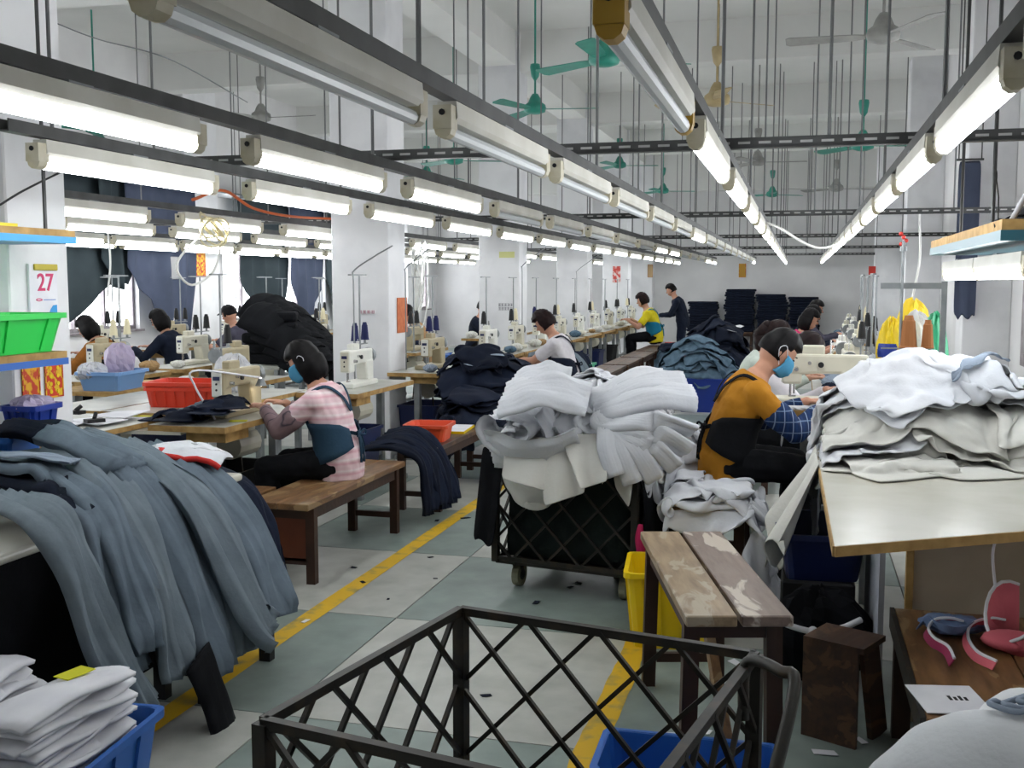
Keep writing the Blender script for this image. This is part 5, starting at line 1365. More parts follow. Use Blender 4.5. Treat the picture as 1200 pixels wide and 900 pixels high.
def poster(label, X0, px0, px1, py0, py1, m_, face='x', Y0=None, border=None, glyph=None, gm=None, rows=0):
    if face == 'x': a, b = onx(px0, py0, X0), onx(px1, py1, X0); c = Vector((X0, (a.y + b.y) / 2, (a.z + b.z) / 2)); w, h = abs(b.y - a.y), abs(a.z - b.z); rz = 0
    else: a, b = ony(px0, py0, Y0), ony(px1, py1, Y0); c = Vector(((a.x + b.x) / 2, Y0, (a.z + b.z) / 2)); w, h = abs(b.x - a.x), abs(a.z - b.z); rz = -PI / 2
    t = thing('poster', label, 'poster', c, rz)
    q = MB(); q.box(0, .004, -w / 2, w / 2, -h / 2, h / 2); q.build('sheet', m_, t)
    if border:
        q = MB(); e = min(w, h) * .06
        for y0, y1, z0, z1 in ((-w / 2, w / 2, h / 2 - e, h / 2), (-w / 2, w / 2, -h / 2, -h / 2 + e), (-w / 2, -w / 2 + e, -h / 2, h / 2), (w / 2 - e, w / 2, -h / 2, h / 2)): q.box(.004, .006, y0, y1, z0, z1)
        q.build('border', border, t)
    for k in range(rows):
        z = h * (.36 - .72 * k / max(1, rows - 1))
        for s in (-.2, .2): q = MB(); q.cone((.004, s * w, z), (.007, s * w, z), min(w * .13, h * .05), n=8); q.build('gold_coin', M_YEL, t)
    if glyph:          # rows of small unreadable characters: (per row, rows, material)
        n, rws, gm_ = glyph; r_ = random.Random(int(px0))
        for kr in range(rws):
            for k in range(n):
                cy_, cz_ = -w / 2 + w * (k + .5) / n, h / 2 - h * (kr + .5) / rws; a_, b_ = w / n * .36, h / rws * .36; q = MB()
                q.box(.004, .006, cy_ - a_, cy_ + a_, cz_ + b_ * .7, cz_ + b_); q.box(.004, .006, cy_ - a_, cy_ + a_, cz_ - b_, cz_ - b_ * .7)
                for m in range(3): yy = cy_ + a_ * r_.uniform(-.9, .8); q.box(.004, .006, yy, yy + a_ * .22, cz_ - b_, cz_ + b_)
                q.box(.004, .006, cy_ - a_ * .8, cy_ + a_ * .8, cz_ - b_ * .1, cz_ + b_ * .15); q.build('character', gm_, t)
    return t
poster('red and gold festive print on the first column, with purple bag before it', XC, 24, 47, 421, 466, M_GOLD, border=M_REDP)
poster('taller red festive print with gold coins on the first column', XC, 51, 74, 416, 464, M_REDP, border=M_GOLD, rows=5)
poster('orange print on the side of the second column', XC, 465, 477, 349, 389, mat('orange_print', 'c9764a', .7, 'b85f3a', 20))
poster('small row of dark pink characters on the second column', None, 420, 440, 363, 368, M_COLUMN, 'y', CY_[1] - .006, glyph=(4, 1, mat('pink_ink', 'a04a62', .7)))
poster('two rows of grey characters on the third column', None, 584, 601, 355, 364, M_COLUMN, 'y', CY_[2] - .006, glyph=(5, 2, mat('grey_ink', '6a6a72', .7)))
poster('pale yellow sticker high on the third column', None, 585, 603, 295, 302, mat('pale_yellow_sticker', 'cfcf8e', .7), 'y', CY_[2] - .006)
poster('gold print on the wall pilaster between the curtains', XL + .36, 227, 241, 296, 325, M_GOLD, border=M_REDP, rows=5)
poster('framed gold picture on the far wall above the jeans stacks', None, 866, 874, 309, 325, mat('gold_picture', 'b98a2e', .6), 'y', YF - .012, border=M_REDP)
poster('framed print on the far pilaster', None, 759, 765, 310, 325, mat('tan_picture', 'b79a72', .6), 'y', YF - .412, border=mat('red_frame', '8a2f24', .6))
poster('red square sign on the right pilaster', None, 1018, 1026, 312, 322, mat('red_sign', 'c0352a', .6), 'y', 22.992)
poster('red festive knot decoration on the last column', None, 718, 727, 312, 331, mat('red_knot', 'c24a42', .7, 'd8c8c4', 14, lo=.45, hi=.6), 'y', CY_[4] - .006)
for k, (a_, b_) in enumerate(((199, 314), (205, 350))):
    p = onx(a_, b_, XL + .36); q = MB(); q.box(0, .08, -.12, .12, -.16, .16) if k == 0 else q.box(0, .04, -.06, .06, -.06, .06)
    o = q.build('switch_box', mat('grey_box', '8c8c8c', .5), loc=p, bevel=.01); tag(o, 'grey electrical box on the wall pilaster' if k == 0 else 'small socket below the electrical box', 'switch box')

# hanging shelves with lamps
def shelf(label, x0, x1, y0, y1, z0, z1, edge, cat='shelf', rods=None):
    t = thing('hanging_shelf', label, cat, ((x0 + x1) / 2, (y0 + y1) / 2, z0)); w, l = (x1 - x0) / 2, (y1 - y0) / 2; h = z1 - z0
    q = MB(); q.box(-w, w, -l, l, h * .5, h); q.build('board', M_PLYEDGE, t)
    q = MB(); q.box(-w - .004, w + .004, -l - .004, l + .004, 0, h * .5); q.build('edge_frame', edge, t)
    for a_, b_ in (rods or ()):
        q = MB(); q.cone((a_ - (x0 + x1) / 2, b_ - (y0 + y1) / 2, h), (a_ - (x0 + x1) / 2, b_ - (y0 + y1) / 2, ZC - z0), .009, n=6); q.build('hanger_rod', M_RAIL, t)
    return t
shelf('blue-edged wooden shelf above the calendar', CX1 + .005, -3.2, 3.0, 4.22, 1.775, 1.835, M_BLUE4, rods=((-3.3, 3.2), (-3.3, 4.15)))
shelf('blue-edged shelf under the green basket on the first column', CX1 + .005, -3.22, 3.0, 4.16, 1.23, 1.29, M_BLUE, rods=())
for yy in (3.1, 3.3):
    q = MB(); q.box(-3.3, -3.26, yy - .02, yy + .02, .74, 1.23); tag(q.build('shelf_post', M_STEEL), 'steel post under the green basket shelf', 'post', 'posts under the basket shelf')
lp = dup(LAMPS['on'], (-3.38, 3.3, 1.652), 0, 'lit tube lamp under the blue-edged shelf', 'x'); del lp['group']
q = MB(); q.box(-.06, .06, -.2, .2, 0, .015); tag(q.build('folder', mat('yellow_folder', 'd6c232', .6), loc=(-3.3, 3.7, 1.836)), 'yellow folder lying on the blue-edged shelf', 'folder')
crate('plastic_basket', 'bright green mesh basket on the column shelf', -3.38, 3.68, 1.292, .3, .98, .17, M_GREEN, 0, .88, ribs=7)
RS = shelf('teal-edged wooden shelf hanging over the right tables', .72, 1.85, 4.35, 6.6, 1.755, 1.835, M_TEAL, rods=((.85, 5.38), (.85, 6.4), (1.7, 4.6), (1.7, 6.4)))
for k, (x_, y_) in enumerate(((.83, 4.98), (.83, 6.15))):
    dup(LAMPS['on'], (x_ , y_, 1.632), 0, 'lit tube lamp under the teal-edged shelf', 'lamps under the teal-edged shelf')
# things on the teal shelf
hf = HF(.3, 2.0, 4.0, 7.0, base=1.0); hf.fill(boxfill(.72, 1.85, 4.35, 6.6, 1.835)); hf.fill(mound(1.0, 4.75, .16, .16, 1.835, .09))
for k, (x_, y_, lx, ly, an, dz) in enumerate(((1.02, 4.72, .5, .4, .2, .2), (.82, 4.6, .42, .12, .5, .16), (1.25, 4.8, .5, .45, .7, .25))):
    P = sheet(x_, y_, 1.84 + dz, lx, ly, an, 18, 14, .6, 2, .04, 300 + k); P = sim(P, lx / 17, ly / 13, hf, 60); hf.raise_by(P, .01)
    cloth_obj(P, 'black_garment', M_BLACKC, ['black cap-like garment on the teal shelf', 'black sleeve drooping over the teal shelf edge', 'black garment deeper on the teal shelf'][k], 'garment')
q = MB(); q.tube(catmull([(.78, 4.5, 1.84), (.86, 4.42, 2.02), (1.0, 4.36, 2.2), (1.2, 4.3, 2.5), (1.25, 4.28, 2.9)], 24), .011, n=8)
tag(q.build('grey_hose', mat('grey_hose', '9c9ca0', .5), smooth=True), 'grey flexible hose rising from the teal shelf', 'hose')
hp_ = onx(1139, 222, .858); hp_.y = 5.4; q = MB(); q.tube([hp_ + Vector((0, .03 * math.cos(a_) - .0, .03 * math.sin(a_))) for a_ in [PI * k / 10 for k in range(11)]] + [hp_ + Vector((0, -.03, -.02)), hp_ + Vector((0, -.1, -.1)), Vector((hp_.x, hp_.y - .12, 1.834))], .003, n=5)
tag(q.build('wire_hanger', M_IRON, smooth=True), 'thin wire hanger hook above the teal shelf', 'hanger')
# left window dark panels / hanging dark cloth by right wall
flap('dark slate cloth strip hanging beside the right pilaster', hang((1.42, 11.0, 2.75), (1.62, 11.0, 2.75), 1.5, seed=77), M_CURTAIN2, name='hanging_cloth')
q = MB(); q.cone((1.42, 11.0, 2.76), (1.42, 11.0, ZC), .006, n=6); q.cone((1.62, 11.0, 2.76), (1.62, 11.0, ZC), .006, n=6); q.box(1.4, 1.64, 10.99, 11.01, 2.745, 2.765); tag(q.build('cloth_hanger_rail', M_RAIL), 'rail holding the dark slate cloth strip', 'rail')

# ------------------------------------------------------------------ left clutter
def plain_table(label, x0, x1, y0, y1, z, top=M_FORMICA2, edge=M_PLYEDGE):
    t = thing('work_table', label, 'table', ((x0 + x1) / 2, (y0 + y1) / 2, 0)); w, l = (x1 - x0) / 2, (y1 - y0) / 2
    q = MB(); q.box(-w, w, -l, l, z - .03, z); q.build('tabletop', top, t)
    q = MB()
    for s in (-1, 1): q.box(s * w - .003, s * w + .003, -l, l, z - .03, z - .002); q.box(-w, w, s * l - .003, s * l + .003, z - .03, z - .002)
    q.build('edge_band', edge, t)
    for a_ in (-1, 1):
        for b_ in (-1, 1): q = MB(); q.box(a_ * (w - .05) - .02, a_ * (w - .05) + .02, b_ * (l - .06) - .02, b_ * (l - .06) + .02, 0, z - .03); q.build('leg', M_STEEL, t)
    return t
plain_table('grey table covered with papers behind the trouser heap', -4.75, -3.62, 4.68, 5.6, .8)
plain_table('grey table with red basket between two sewing lines', -4.19, -3.56, 5.72, 7.3, .8)
plain_table('brown-edged table carrying the pale blue trough', -5.4, -4.8, 6.7, 7.7, .8, M_PLYEDGE)
for k, (x_, y_, rz_, w, l) in enumerate(((-4.0, 5.0, .2, .3, .42), (-3.85, 5.2, -.3, .3, .2), (-4.3, 5.15, .5, .32, .44), (-3.85, 5.42, .1, .22, .3))):
    q = MB(); q.loft([[(a_ * w / 2, b_ * l / 2, z_ + .01 * abs(a_ + b_) / 2) for a_, b_ in ((-1, -1), (1, -1), (1, 1), (-1, 1))] for z_ in (0, .004)])
    tag(q.build('paper_sheet', M_PAPER, loc=(x_, y_, .805 + .006 * k), rz=rz_), 'white pattern paper on the grey table behind the trouser heap', 'paper', 'papers behind the trouser heap')
for k, (x_, y_) in enumerate(((-4.1, 5.35), (-3.75, 5.05))):
    q = MB(); q.box(-.05, .05, -.03, .03, 0, .02); q.cone((0, 0, .02), (.02, .03, .045), .012, n=8); tag(q.build('pattern_clip', M_BLACK, loc=(x_, y_, .83), rz=k), 'black clip on the pattern papers', 'clip', 'clips on the pattern papers')
ov = onz(188, 498, .76); q = MB(); q.box(-.22, .22, -.28, .28, 0, .02); tag(q.build('side_board', M_FORMICA, loc=(ov.x + .05, ov.y, .745), rz=.1), 'pale side board extending the striped-shirt woman\'s table', 'board')
q = MB(); q.box(-.2, .2, -.02, .02, 0, .74); tag(q.build('navy_screen', M_NAVYP, loc=(ov.x + .05, ov.y - .05, 0)), 'navy panel standing under the pale side board', 'panel')
for k in range(5):
    a_ = onz(205 + 16 * k, 488 + 2 * (k % 2), .82); garment(k % 4, [M_NAVY, M_NAVY2, M_DENIM][k % 3], (a_.x, a_.y, .805 + .02 * k), k * 1.3, (0, 0), ['navy trouser piece on the table by the red basket', 'grey-blue trouser piece on the table by the red basket'][int(k % 3 == 2)], ['navy pieces by the red basket', 'grey pieces by the red basket'][int(k % 3 == 2)], sc=.55)
q = MB(); q.box(-.05, .05, -.03, .03, 0, .004); tag(q.build('marker_tag', M_YTAG, loc=(-3.12, 5.5, .802), rz=.4), 'bright yellow tag at the table edge by the woman', 'tag')
q = MB(); q.box(-.06, .06, -.02, .02, 0, .004); tag(q.build('marker_tag', M_YTAG, loc=onz(165, 488, .812), rz=.2), 'yellow tag on the pale side board', 'tag')
rb = onz(212, 476, .8); crate('plastic_basket', 'red plastic basket on the table left of the striped-shirt woman', rb.x + .02, rb.y + .08, .8, .46, .34, .13, M_RED, .15, .92, ribs=6)
rb2 = onz(212, 455, .92); crate('plastic_basket', 'red plastic basket nested on top of the other red one', rb.x + .02, rb.y + .08, .87, .47, .35, .09, M_RED, .15, .94)
bt_ = onz(123, 457, .8); crate('plastic_trough', 'pale blue plastic trough with bags on the brown-edged table', bt_.x, bt_.y + .1, .8, .34, .44, .14, M_BLUE3, .1, .85)
def bag(label, c, r, m_, seed, name='plastic_bag'):
    rr_ = random.Random(seed); q = MB(); rings = []
    for j in range(10):
        th = PI * (j + .4) / 10.2; ring = []
        for i in range(22):
            a_ = 2 * PI * i / 22; k = 1 + .14 * math.sin(3 * a_ + seed) * math.sin(th) + .08 * math.sin(7 * a_ + 4 * th + seed) + rr_.uniform(-.04, .04)
            ring.append((r[0] * k * math.sin(th) * math.cos(a_), r[1] * k * math.sin(th) * math.sin(a_), r[2] * (1 + math.cos(th) * k)))
        rings.append(ring)
    q.loft(rings); return tag(q.build(name, m_, loc=c, smooth=False), label, 'bag')
bag('lilac plastic bag bulging out of the pale blue trough', (bt_.x + .02, bt_.y + .16, .86), (.1, .12, .14), M_BAGL, 1)
bag('clear plastic bag in the pale blue trough', (bt_.x - .06, bt_.y - .04, .87), (.1, .12, .07), M_BAG, 2)
cb = onz(275, 462, .8); bag('clear plastic bag beside the woman\'s machine', (cb.x - .08, cb.y + .15, .8), (.13, .13, .14), M_BAG, 3)
# machine lamp by the woman
t = thing('machine_lamp', 'small lit lamp on a white arm by the woman\'s machine', 'lamp', (-3.3, 5.55, .8)); lpz = onx(306, 452, -3.2)
q = MB(); e_ = lpz - Vector((-3.3, 5.55, .8)); q.tube(catmull([(0, 0, 0), (-.05, -.12, .2), (-.02, -.16, .3), (e_.x, e_.y, e_.z + .05)], 16), .006, n=6); q.build('arm', M_PAPER, t, smooth=True)
q = MB(); q.cone(e_ + Vector((0, 0, .045)), e_, .015, .035, n=14, caps=False); q.build('shade', M_STEEL, t, solid=.002)
q = MB(); q.ball(e_ + Vector((0, 0, .012)), .016); q.build('bulb', mat('lamp_bulb', 'ffffff', .4, emit=('fff2dc', 30)), t)
# left edge baskets by the first column
e1 = onx(8, 500, -3.2)
crate('plastic_basket', 'blue plastic basket at the end of the trouser table by the column', -3.26, 3.78, .74, .22, .26, .22, M_BLUE, .1, .8)
crate('plastic_basket', 'deep blue ribbed basket behind the other blue one by the column', -3.36, 4.08, .9, .17, .2, .15, M_BLUE2, .1, .8, ribs=4)
q = MB(); q.box(-3.46, -3.27, 3.97, 4.19, .742, .9); tag(q.build('carton_stand', M_CARTON), 'brown carton stack under the deep blue basket by the column', 'carton')
bag('lilac bag on the deep blue basket by the column', (-3.36, 4.08, 1.0), (.09, .1, .045), M_BAGL, 5)
q = MB(); q.box(-.1, .1, -.09, .09, 0, .2); tag(q.build('carton', M_CARTON, loc=(-3.38, 3.52, .742), rz=.2), 'brown cardboard box beside the blue basket by the column', 'carton')
q = MB(); q.box(-.1, .1, -.07, .07, 0, .1); tag(q.build('black_case', M_BLACK, loc=(-3.38, 3.52, .943), rz=.2, bevel=.01), 'black case on the cardboard box by the column', 'case')

# ------------------------------------------------------------------ benches' loads
ot = onz(462, 520, .47); crate('plastic_tub', 'orange-red plastic tub on the dark bench', -2.56, 7.22, .47, .3, .3, .12, M_ORANGE, .1, .85)
q = MB(); q.box(-.13, .13, -.2, .2, 0, .018); o = tag(q.build('flat_board', M_PAPER, loc=(-2.55, 7.72, .472), rz=.1), 'flat pale board with yellow edge on the dark bench', 'board')
q = MB(); q.box(-.132, -.127, -.2, .2, 0, .019); q.box(.127, .132, -.2, .2, 0, .019); q.box(-.13, .13, -.203, -.198, 0, .019); q.build('yellow_edge', M_YEL, o)
t = thing('plastic_barrel', 'navy barrel under the blue tub by the second column', 'barrel', (-3.3, 10.36, 0)); q = MB(); q.lathe([(.17, 0), (.19, .05), (.2, .3), (.19, .52), (.17, .55)], n=20); q.build('body', M_BLUE2, t, smooth=True)
q = MB(); q.lathe([(.2, .25), (.206, .265), (.2, .28)], n=20, cap=False); q.build('hoop', M_BLUE2, t)
crate('plastic_tub', 'blue plastic tub on the navy barrel', -3.3, 10.36, .552, .42, .36, .32, M_BLUE, .0, .72)
for k in range(4):
    c_ = [M_CREAM, M_BLACK, M_RED, M_YTAG][k]; bag(['cream', 'black', 'red', 'yellow'][k] + ' rag stuffed in the blue tub on the barrel', (-3.3 + .1 * (k % 2) - .05, 10.3 + .1 * (k // 2), .8), (.07, .06, .05), c_, 20 + k, 'rag')
crate('plastic_basket', 'red basket at the near end of the far bench row', -2.45, 11.95, .47, .36, .34, .14, M_RED, 0, .9)
crate('plastic_basket', 'green basket stacked on the red basket', -2.45, 11.95, .59, .38, .36, .09, M_GREEN2, 0, .9)
bag('white cloth bundle in the green basket', (-2.42, 11.95, .62), (.13, .12, .05), M_PAPER, 33, 'cloth_bundle')
q = MB(); q.box(-.08, .08, -.06, .06, 0, .08); tag(q.build('red_box', M_RED, loc=(-2.2, 18.9, .47)), 'small red box beside the yellow-shirted worker', 'box')
# foreground plastic
crate('plastic_crate', 'yellow plastic crate under the tall worn bench', -.5, 4.72, 0, .44, .36, .34, M_YEL, .1, .86, ribs=5)
crate('plastic_crate', 'blue plastic crate on the floor behind the empty trolley', -.28, 2.98, 0, .5, .28, .24, M_BLUE, .02, .9, ribs=5)
# right: dark tubs and wooden box below the laminate table
crate('plastic_tub', 'dark blue plastic tub under the laminate table', .1, 4.75, .36, .34, .5, .2, M_NAVYP, .1, .85)
q = MB(); q.box(-.15, .15, -.24, .24, 0, .36); tag(q.build('dark_carton', M_BLACK, loc=(.1, 4.75, 0), bevel=.01), 'black box under the dark blue tub', 'box')
bag('black cloth sack tied with a white strap', (.1, 4.36, 0), (.2, .14, .19), M_BLACKC, 40, 'cloth_sack')
q = MB()
w0 = [Vector((-.09, 4.22, .30)), Vector((-.02, 4.20, .27)), Vector((.08, 4.185, .255)), Vector((.18, 4.20, .27)), Vector((.26, 4.24, .3))]
q.tube(catmull(w0, 16), .012, n=6); q.ball(w0[2], .02); tag(q.build('white_strap', M_PAPER, smooth=True), 'white strap knotted round the black sack', 'strap')
t = thing('wooden_box', 'small dark wooden box standing on end near the low table', 'box', (.17, 3.84, 0), -.45)
q = MB(); q.box(-.1, .1, -.09, -.075, 0, .34); q.build('front_board', M_PLANK_D, t)
q = MB(); q.box(-.1, .12, -.09, .1, .34, .36); q.build('top_board', M_PLANK_D, t)
q = MB(); q.bar((.11, .08, 0), (.1, .0, .34), .02, .1); q.build('side_board', M_PLANK_D, t)
# low wooden table with visor and straps
LT = onz(1047, 714, .45)
t = thing('low_table', 'low worn wooden table with dark edge below the laminate table', 'table', (.82, 3.42, 0))
for k in range(3):
    q = MB(); q.box(-.47 + .315 * k, -.47 + .315 * k + .31, -.5, .5, .42, .45); q.build('plank', M_PLANK_C, t, bevel=.003)
q = MB(); q.box(-.485, -.47, -.5, .5, .38, .452); q.build('edge_strip', M_IRON, t)
for a_ in (-.44, .44):
    for b_ in (-.46, .46): q = MB(); q.box(a_ - .03, a_ + .03, b_ - .03, b_ + .03, 0, .42); q.build('leg', M_WOOD_D, t)
def loopstrap(label, pts, w, m_, edge=None, name='strap'):
    C = catmull(pts, 40); q = MB(); rings = []
    for k, p in enumerate(C):
        d = (C[min(k + 1, 40)] - C[max(k - 1, 0)]).normalized(); sd = d.cross(Vector((0, 0, 1))).normalized(); u = Vector((0, 0, 1))
        mix = (sd * .5 + u * .85).normalized(); rings.append([p - mix * w / 2, p + mix * w / 2, p + mix * w / 2 + sd * .004, p - mix * w / 2 + sd * .004])
    q.loft(rings); o = tag(q.build(name, m_), label, 'strap')
    if edge:
        q = MB(); q.tube([Vector(r[1]) for r in rings], .005, n=5); q.build('piping', edge, o)
    return o
def lt(px_, py_, dz=.02): p = onz(px_, py_, .45 + dz); return p
M_PINKD = cloth_mat('deep_pink_strap', '9a3a56', '8a3050'); M_BLUEG = cloth_mat('grey_blue_strap', '7488ac', '65789b')
loopstrap('pink strap with white piping curling on the low table', [lt(1115, 776), lt(1108, 762), lt(1092, 752), lt(1085, 740), lt(1094, 730, .04), lt(1112, 728, .05), lt(1128, 732, .04)], .03, M_PINKD, M_PAPER)
loopstrap('second pink strap looping on the low table towards the sack', [lt(1165, 780), lt(1142, 768), lt(1131, 750), lt(1136, 735, .04), lt(1158, 728, .05), lt(1176, 730, .04)], .03, M_PINK, M_PAPER)
bag('knotted grey-blue cloth strap on the low table', lt(1115, 742, 0.0), (.1, .06, .03), M_BLUEG, 51, 'cloth_knot')
loopstrap('grey-blue strap end on the low table', [lt(1076, 733), lt(1088, 726, .03), lt(1104, 735, .05), lt(1124, 738, .05), lt(1146, 728, .04)], .035, M_BLUEG)
t = thing('sun_visor', 'coral pink visor with white edging on the low table', 'visor', lt(1212, 757, 0))
q = MB(); R_ = .13; rings = []
for i in range(17):
    a_ = math.radians(100 + 190 * i / 16); z1 = .1 + .07 * math.cos(i / 16 * PI * 2 - .6)
    rings.append([(R_ * math.cos(a_), R_ * math.sin(a_), .0), (R_ * 1.05 * math.cos(a_), R_ * 1.05 * math.sin(a_), z1 * .5), (R_ * 1.12 * math.cos(a_), R_ * 1.12 * math.sin(a_), z1)])
vs = [p for r in rings for p in r]; fs = []
for i in range(16):
    for j in range(2): a_ = i * 3 + j; fs.append((a_, a_ + 3, a_ + 4, a_ + 1))
q.add(vs, fs); q.build('band', M_PINK, t, smooth=True, solid=.006)
q = MB(); q.tube([r[2] for r in rings], .006, n=6); q.build('edging', M_PAPER, t, smooth=True)
q = MB(); q.ball((-.08, -.06, .03), (.09, .07, .03)); q.build('pad', M_PINK, t, smooth=True)
q = MB(); q.tube(catmull([rings[3][2], Vector(rings[3][2]) + Vector((-.01, .01, .1)), Vector(rings[3][2]) + Vector((.0, .01, .17))], 8), .005, n=5); q.build('elastic', M_PAPER, t)
fl = lt(1112, 820, .004); q = MB(); q.box(-.09, .09, -.1, .1, 0, .003); o = tag(q.build('leaflet', M_PAPER, loc=fl, rz=.2), 'white printed leaflet under plastic on the low table', 'leaflet')
q = MB(); 
for k in range(4): q.box(-.0 + .014 * k, .008 + .014 * k, -.01, .012 if k % 2 else .02, .003, .004)
q.build('print', M_BLACK, o)
# paper flat on the laminate table
p = onz(1155, 556, .852); scrap((p.x, p.y, p.z), .09, .3, M_PAPER, 'small white paper scrap on the laminate table', None)
# floor litter
LIT = [(965, 882, .1, 'p'), (990, 868, .08, 'p'), (862, 777, .09, 'p'), (790, 860, .06, 'p'), (830, 858, .05, 'p'), (425, 682, .05, 'd'), (510, 678, .03, 'd'), (358, 728, .06, 'p'), (361, 885, .05, 'p'), (570, 815, .05, 'd'), (628, 706, .06, 'd'), (678, 683, .05, 'd'), (545, 607, .08, 'd'), (512, 610, .06, 'd'), (415, 665, .05, 'd'), (505, 653, .04, 'd'), (455, 702, .03, 'd'), (760, 470, .1, 'd'), (668, 688, .04, 'd'), (1010, 868, .06, 'p')]
for k, (a_, b_, s, kd) in enumerate(LIT):
    p = onz(a_, b_, .003); scrap((p.x, p.y, .003), s, k * 1.1, M_PAPER if kd == 'p' else M_NAVY2, 'white scrap of cloth lying on the floor' if kd == 'p' else 'dark thread scrap lying on the floor', 'white floor scraps' if kd == 'p' else 'dark floor scraps')

# ------------------------------------------------------------------ cables
def cable(label, pts, r, m_, n=30):
    q = MB(); q.tube(catmull(pts, n), r, n=6); return tag(q.build('cable', m_, smooth=True), label, 'cable')
M_WCAB = mat('white_cable', 'd8d8d4', .5); M_OCAB = mat('orange_cable', 'd0622c', .5); M_YCAB = mat('cream_cable', 'd9cfa8', .5)
cable('white cable drooping between the two right lamp rows', [(-.3, 9.2, 2.1), ony(915, 268, 9.2), ony(955, 290, 9.2), ony(990, 283, 9.2), ony(1012, 262, 9.2), (.43, 9.2, 2.1)], .012, M_WCAB)
cable('orange-red cable along the lamp row behind the columns', [(-4.3, 7.0, 2.2), (-4.28, 7.4, 2.3), (-4.3, 7.9, 2.2), (-4.28, 8.5, 2.17), (-4.3, 9.4, 2.2)], .012, M_OCAB)
cable('thin black cable near the shelf on the first column', [ony(0, 240, 3.9), ony(30, 222, 4.1), ony(75, 200, 4.64)], .005, M_BLACK)
cl = onx(245, 268, -4.35)
for k in range(6):
    r_ = .1 + .012 * k; q = MB(); q.tube([(cl.x + .01 * k, cl.y + r_ * 1.3 * math.cos(a_ + k) , cl.z + .03 * math.sin(k) + r_ * .7 * math.sin(a_ + .3 * k)) for a_ in [2 * PI * j / 20 for j in range(21)]], .008, n=6)
    tag(q.build('cable_coil', M_YCAB, smooth=True), 'loop of the cream cable coil hung on the lamp row behind the columns', 'cable', 'cream cable coil')
cable('cream cable hanging in a long loop from the coil', [cl + Vector((0, -.1, -.05)), onx(212, 300, -4.35), onx(208, 318, -4.35), onx(225, 334, -4.35), onx(250, 318, -4.35), onx(258, 290, -4.35), cl + Vector((0, .1, -.05))], .009, M_WCAB)
c2 = onx(507, 300, -4.38)
for k in range(7):
    r_ = .12 + .02 * k; q = MB(); q.tube([(c2.x + .015 * k, 11.9 + (.12 + .015 * k) * math.cos(a_ + k), 2.1 - .3 * (1 + .12 * k) + .3 * (1 + .12 * k) * math.sin(a_)) for a_ in [2 * PI * j / 22 for j in range(23)]], .008, n=6)
    tag(q.build('cable_coil', M_WCAB, smooth=True), 'loop of the white cable bundle hanging past the second column', 'cable', 'white cable bundle')
for k, (a_, b_, c_, d_) in enumerate(((414, 318, 460, 288), (475, 315, 505, 290), (612, 312, 640, 290), (676, 318, 700, 300))):
    Yc = (7.8, 9.2, 12.7, 16.3)[k]; p0, p1 = ony(a_, b_, Yc), ony(c_, d_, Yc)
    cable('thin grey thread wire above the column line machines', [Vector((p0.x, p0.y, .8)), p0 - Vector((0, 0, .1)), p0, p0.lerp(p1, .5) + Vector((0, 0, .01)), p1], .006, M_STEEL)['group'] = 'thin wires above the column line'
for k, (a_, Yc) in enumerate(((127, 9.49), (1075, 9.49))):
    p = ony(a_, 300, Yc); cable('white drop cable ' + ('by the curtained windows' if k == 0 else 'by the yellow bag'), [Vector((p.x, Yc, 2.22)), Vector((p.x + .02, Yc, 1.8)), Vector((p.x - .03, Yc, 1.45))], .01, M_WCAB)
cable('thin wire drooping along the ceiling over the first column', [ony(5, 5, 6.5), ony(60, 25, 6.6), ony(115, 46, 6.8), ony(200, 70, 7.2), ony(290, 120, 8.0)], .005, M_STEEL)

# ------------------------------------------------------------------ right side: thread rack, yellow bag and clutter by the pilaster
plain_table('cream table by the right wall under the yellow bag', .63, 1.5, 7.2, 9.0, .86)
t = thing('thread_rack', 'grey steel rack with wide top bar by the yellow bag', 'rack', (0, 7.6, .0))
pa, pb = ony(1032, 335, 7.6), ony(1110, 335, 7.6); pc = ony(1058, 300, 7.6)
q = MB(); q.box(pa.x, pb.x, -.012, .012, pa.z - .02, pa.z + .02); q.build('top_bar', M_STEEL, t)
q = MB(); q.box(pb.x - .035, pb.x + .0, -.02, .02, .86, pa.z + .03); q.build('post', M_STEEL, t)
q = MB(); q.cone((pc.x, -.03, .86), (pc.x, -.03, pc.z + .1), .01, n=8); q.cone((pc.x, -.03, pc.z + .03), (pc.x, -.03, pc.z + .06), .022, n=8); q.build('pole', M_STEEL, t)
q = MB(); q.bar((pc.x - .12, -.03, 1.16), (pc.x + .2, -.03, 1.16), .03, .008); q.build('spool_arm', M_STEEL, t)
cone_at('brown', (pc.x + .05, 7.57, 1.164), 'fat copper thread cone on the steel rack', None).scale = (1.7, 1.7, 1.5)
cone_at('brown', (pc.x + .17, 7.57, 1.164), 'second copper thread cone beside the fat one', None).scale = (1.2, 1.2, 1.3)
yb = ony(1045, 385, 8.2); bag('yellow plastic bag standing by the right wall table', (yb.x, 8.2, .86), (.09, .09, .24), M_YEL, 61)
q = MB(); q.lathe([(.094, .2), (.098, .22), (.098, .28), (.094, .3)], n=18, cap=False); tag(q.build('blue_tape', M_BLUE2, loc=(yb.x, 8.2, .86), solid=.003), 'blue tape band round the yellow bag', 'tape')
yb2 = ony(1072, 365, 8.75); bag('yellow cloth bundle spread behind the rack', (yb2.x, 8.75, .86), (.14, .08, .3), M_YEL, 62, 'cloth_bundle')
w2 = ony(1075, 372, 8.35); bag('clear plastic bundle in front of the yellow cloth', (w2.x, 8.35, .86), (.12, .08, .26), M_BAG, 63)
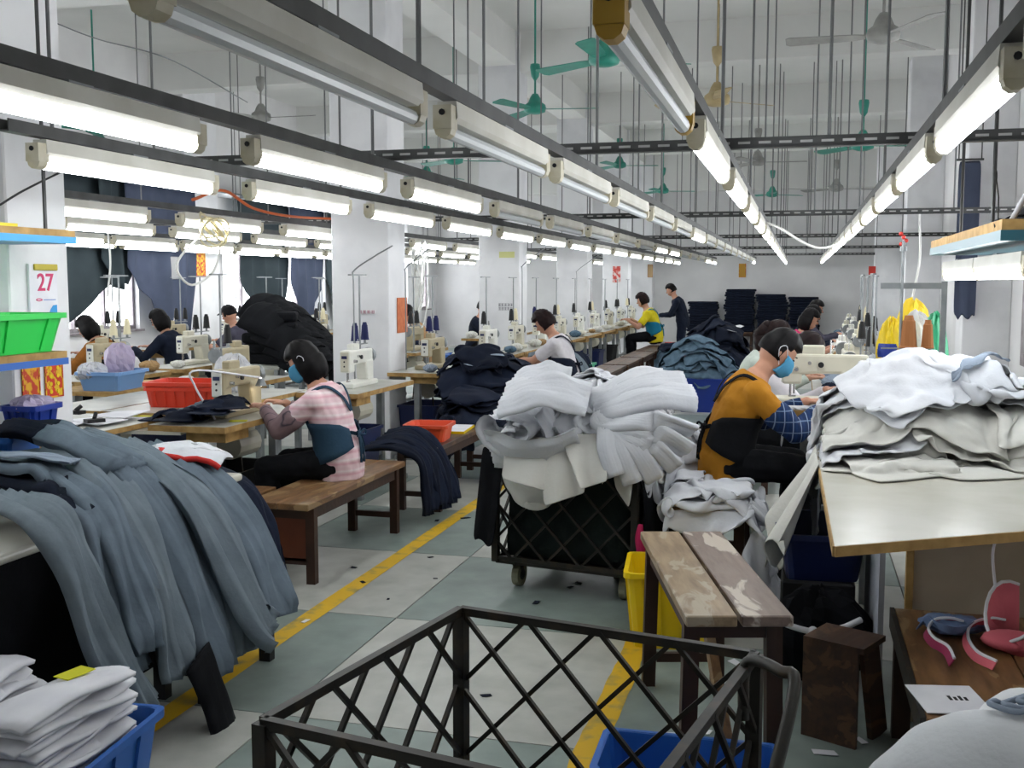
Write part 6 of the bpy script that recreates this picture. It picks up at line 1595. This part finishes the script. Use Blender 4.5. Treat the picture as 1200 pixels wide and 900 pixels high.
g2 = ony(1096, 372, 8.1); bag('sea green cloth bundle beside the rack post', (g2.x, 8.1, .86), (.08, .08, .26), M_GREEN2, 64, 'cloth_bundle')
for k, (a_, b_, c_) in enumerate(((1025, 440, M_CREAM), (1010, 452, M_GREEN2), (1000, 425, M_STEEL), (985, 430, M_GCLOTH))):
    p = ony(a_, b_, 8.9 - .2 * k); bag(['cream', 'sea green', 'grey', 'pale blue-grey'][k] + ' cloth scrap heap on the right line tables', (p.x, 8.9 - .2 * k, .8), (.12, .1, .06), c_, 70 + k, 'cloth_scraps')
rk = ony(1058, 280, 9.4)
q = MB(); 
for k in range(5): q.ball(ony(1056 + 3 * (k % 3), 274 + 4 * k, 7.6), .014)
tag(q.build('red_flower_charm', mat('red_charm', 'c4342c', .6)), 'red artificial flowers tied to the thread pole', 'charm')
# cones and oddments on far tables give the line its clutter
oddc = [M_CREAM, M_CARTON, M_DENIM_L, M_GCLOTH, M_NAVY, M_WCLOTH2]
r9 = random.Random(12)
SP = [(0, -3.3, y, 1) for y in (9.45, 11.3, 12.5, 13.7, 14.95, 16.3, 17.65, 19.0)] + [(1, -4.45, y, -1) for y in (7.75, 10.6, 12.0, 15.2, 16.6)] + [(2, -5.75, y, 1) for y in (6.6, 7.95, 9.3, 10.7, 13.5)] + [(3, .35 if y < 11 else .55 if y < 14.5 else .7, y, -1) for y in (8.6, 9.95, 11.3, 12.65, 14.0, 15.4, 16.8)]
SP = [(ln, x_ + op * .12, y_ + e_) for ln, x_, y_, op in SP for e_ in (-.46, .44)]
for k, (ln, x_, y_) in enumerate(SP):
    ci = r9.randrange(6); s = r9.uniform(.05, .085)
    nm = ['cream', 'brown', 'washed blue', 'pale grey-blue', 'navy', 'white'][ci]; where = ['along the white columns', 'behind the white columns', 'past the columns', 'down the right line'][ln]
    bag(nm + ' cloth bundle on a table ' + where, (x_, y_, ZTAB), (s, s * 1.1, s * .6), oddc[ci], 100 + k, 'cloth_bundle')['group'] = nm + ' bundles ' + where
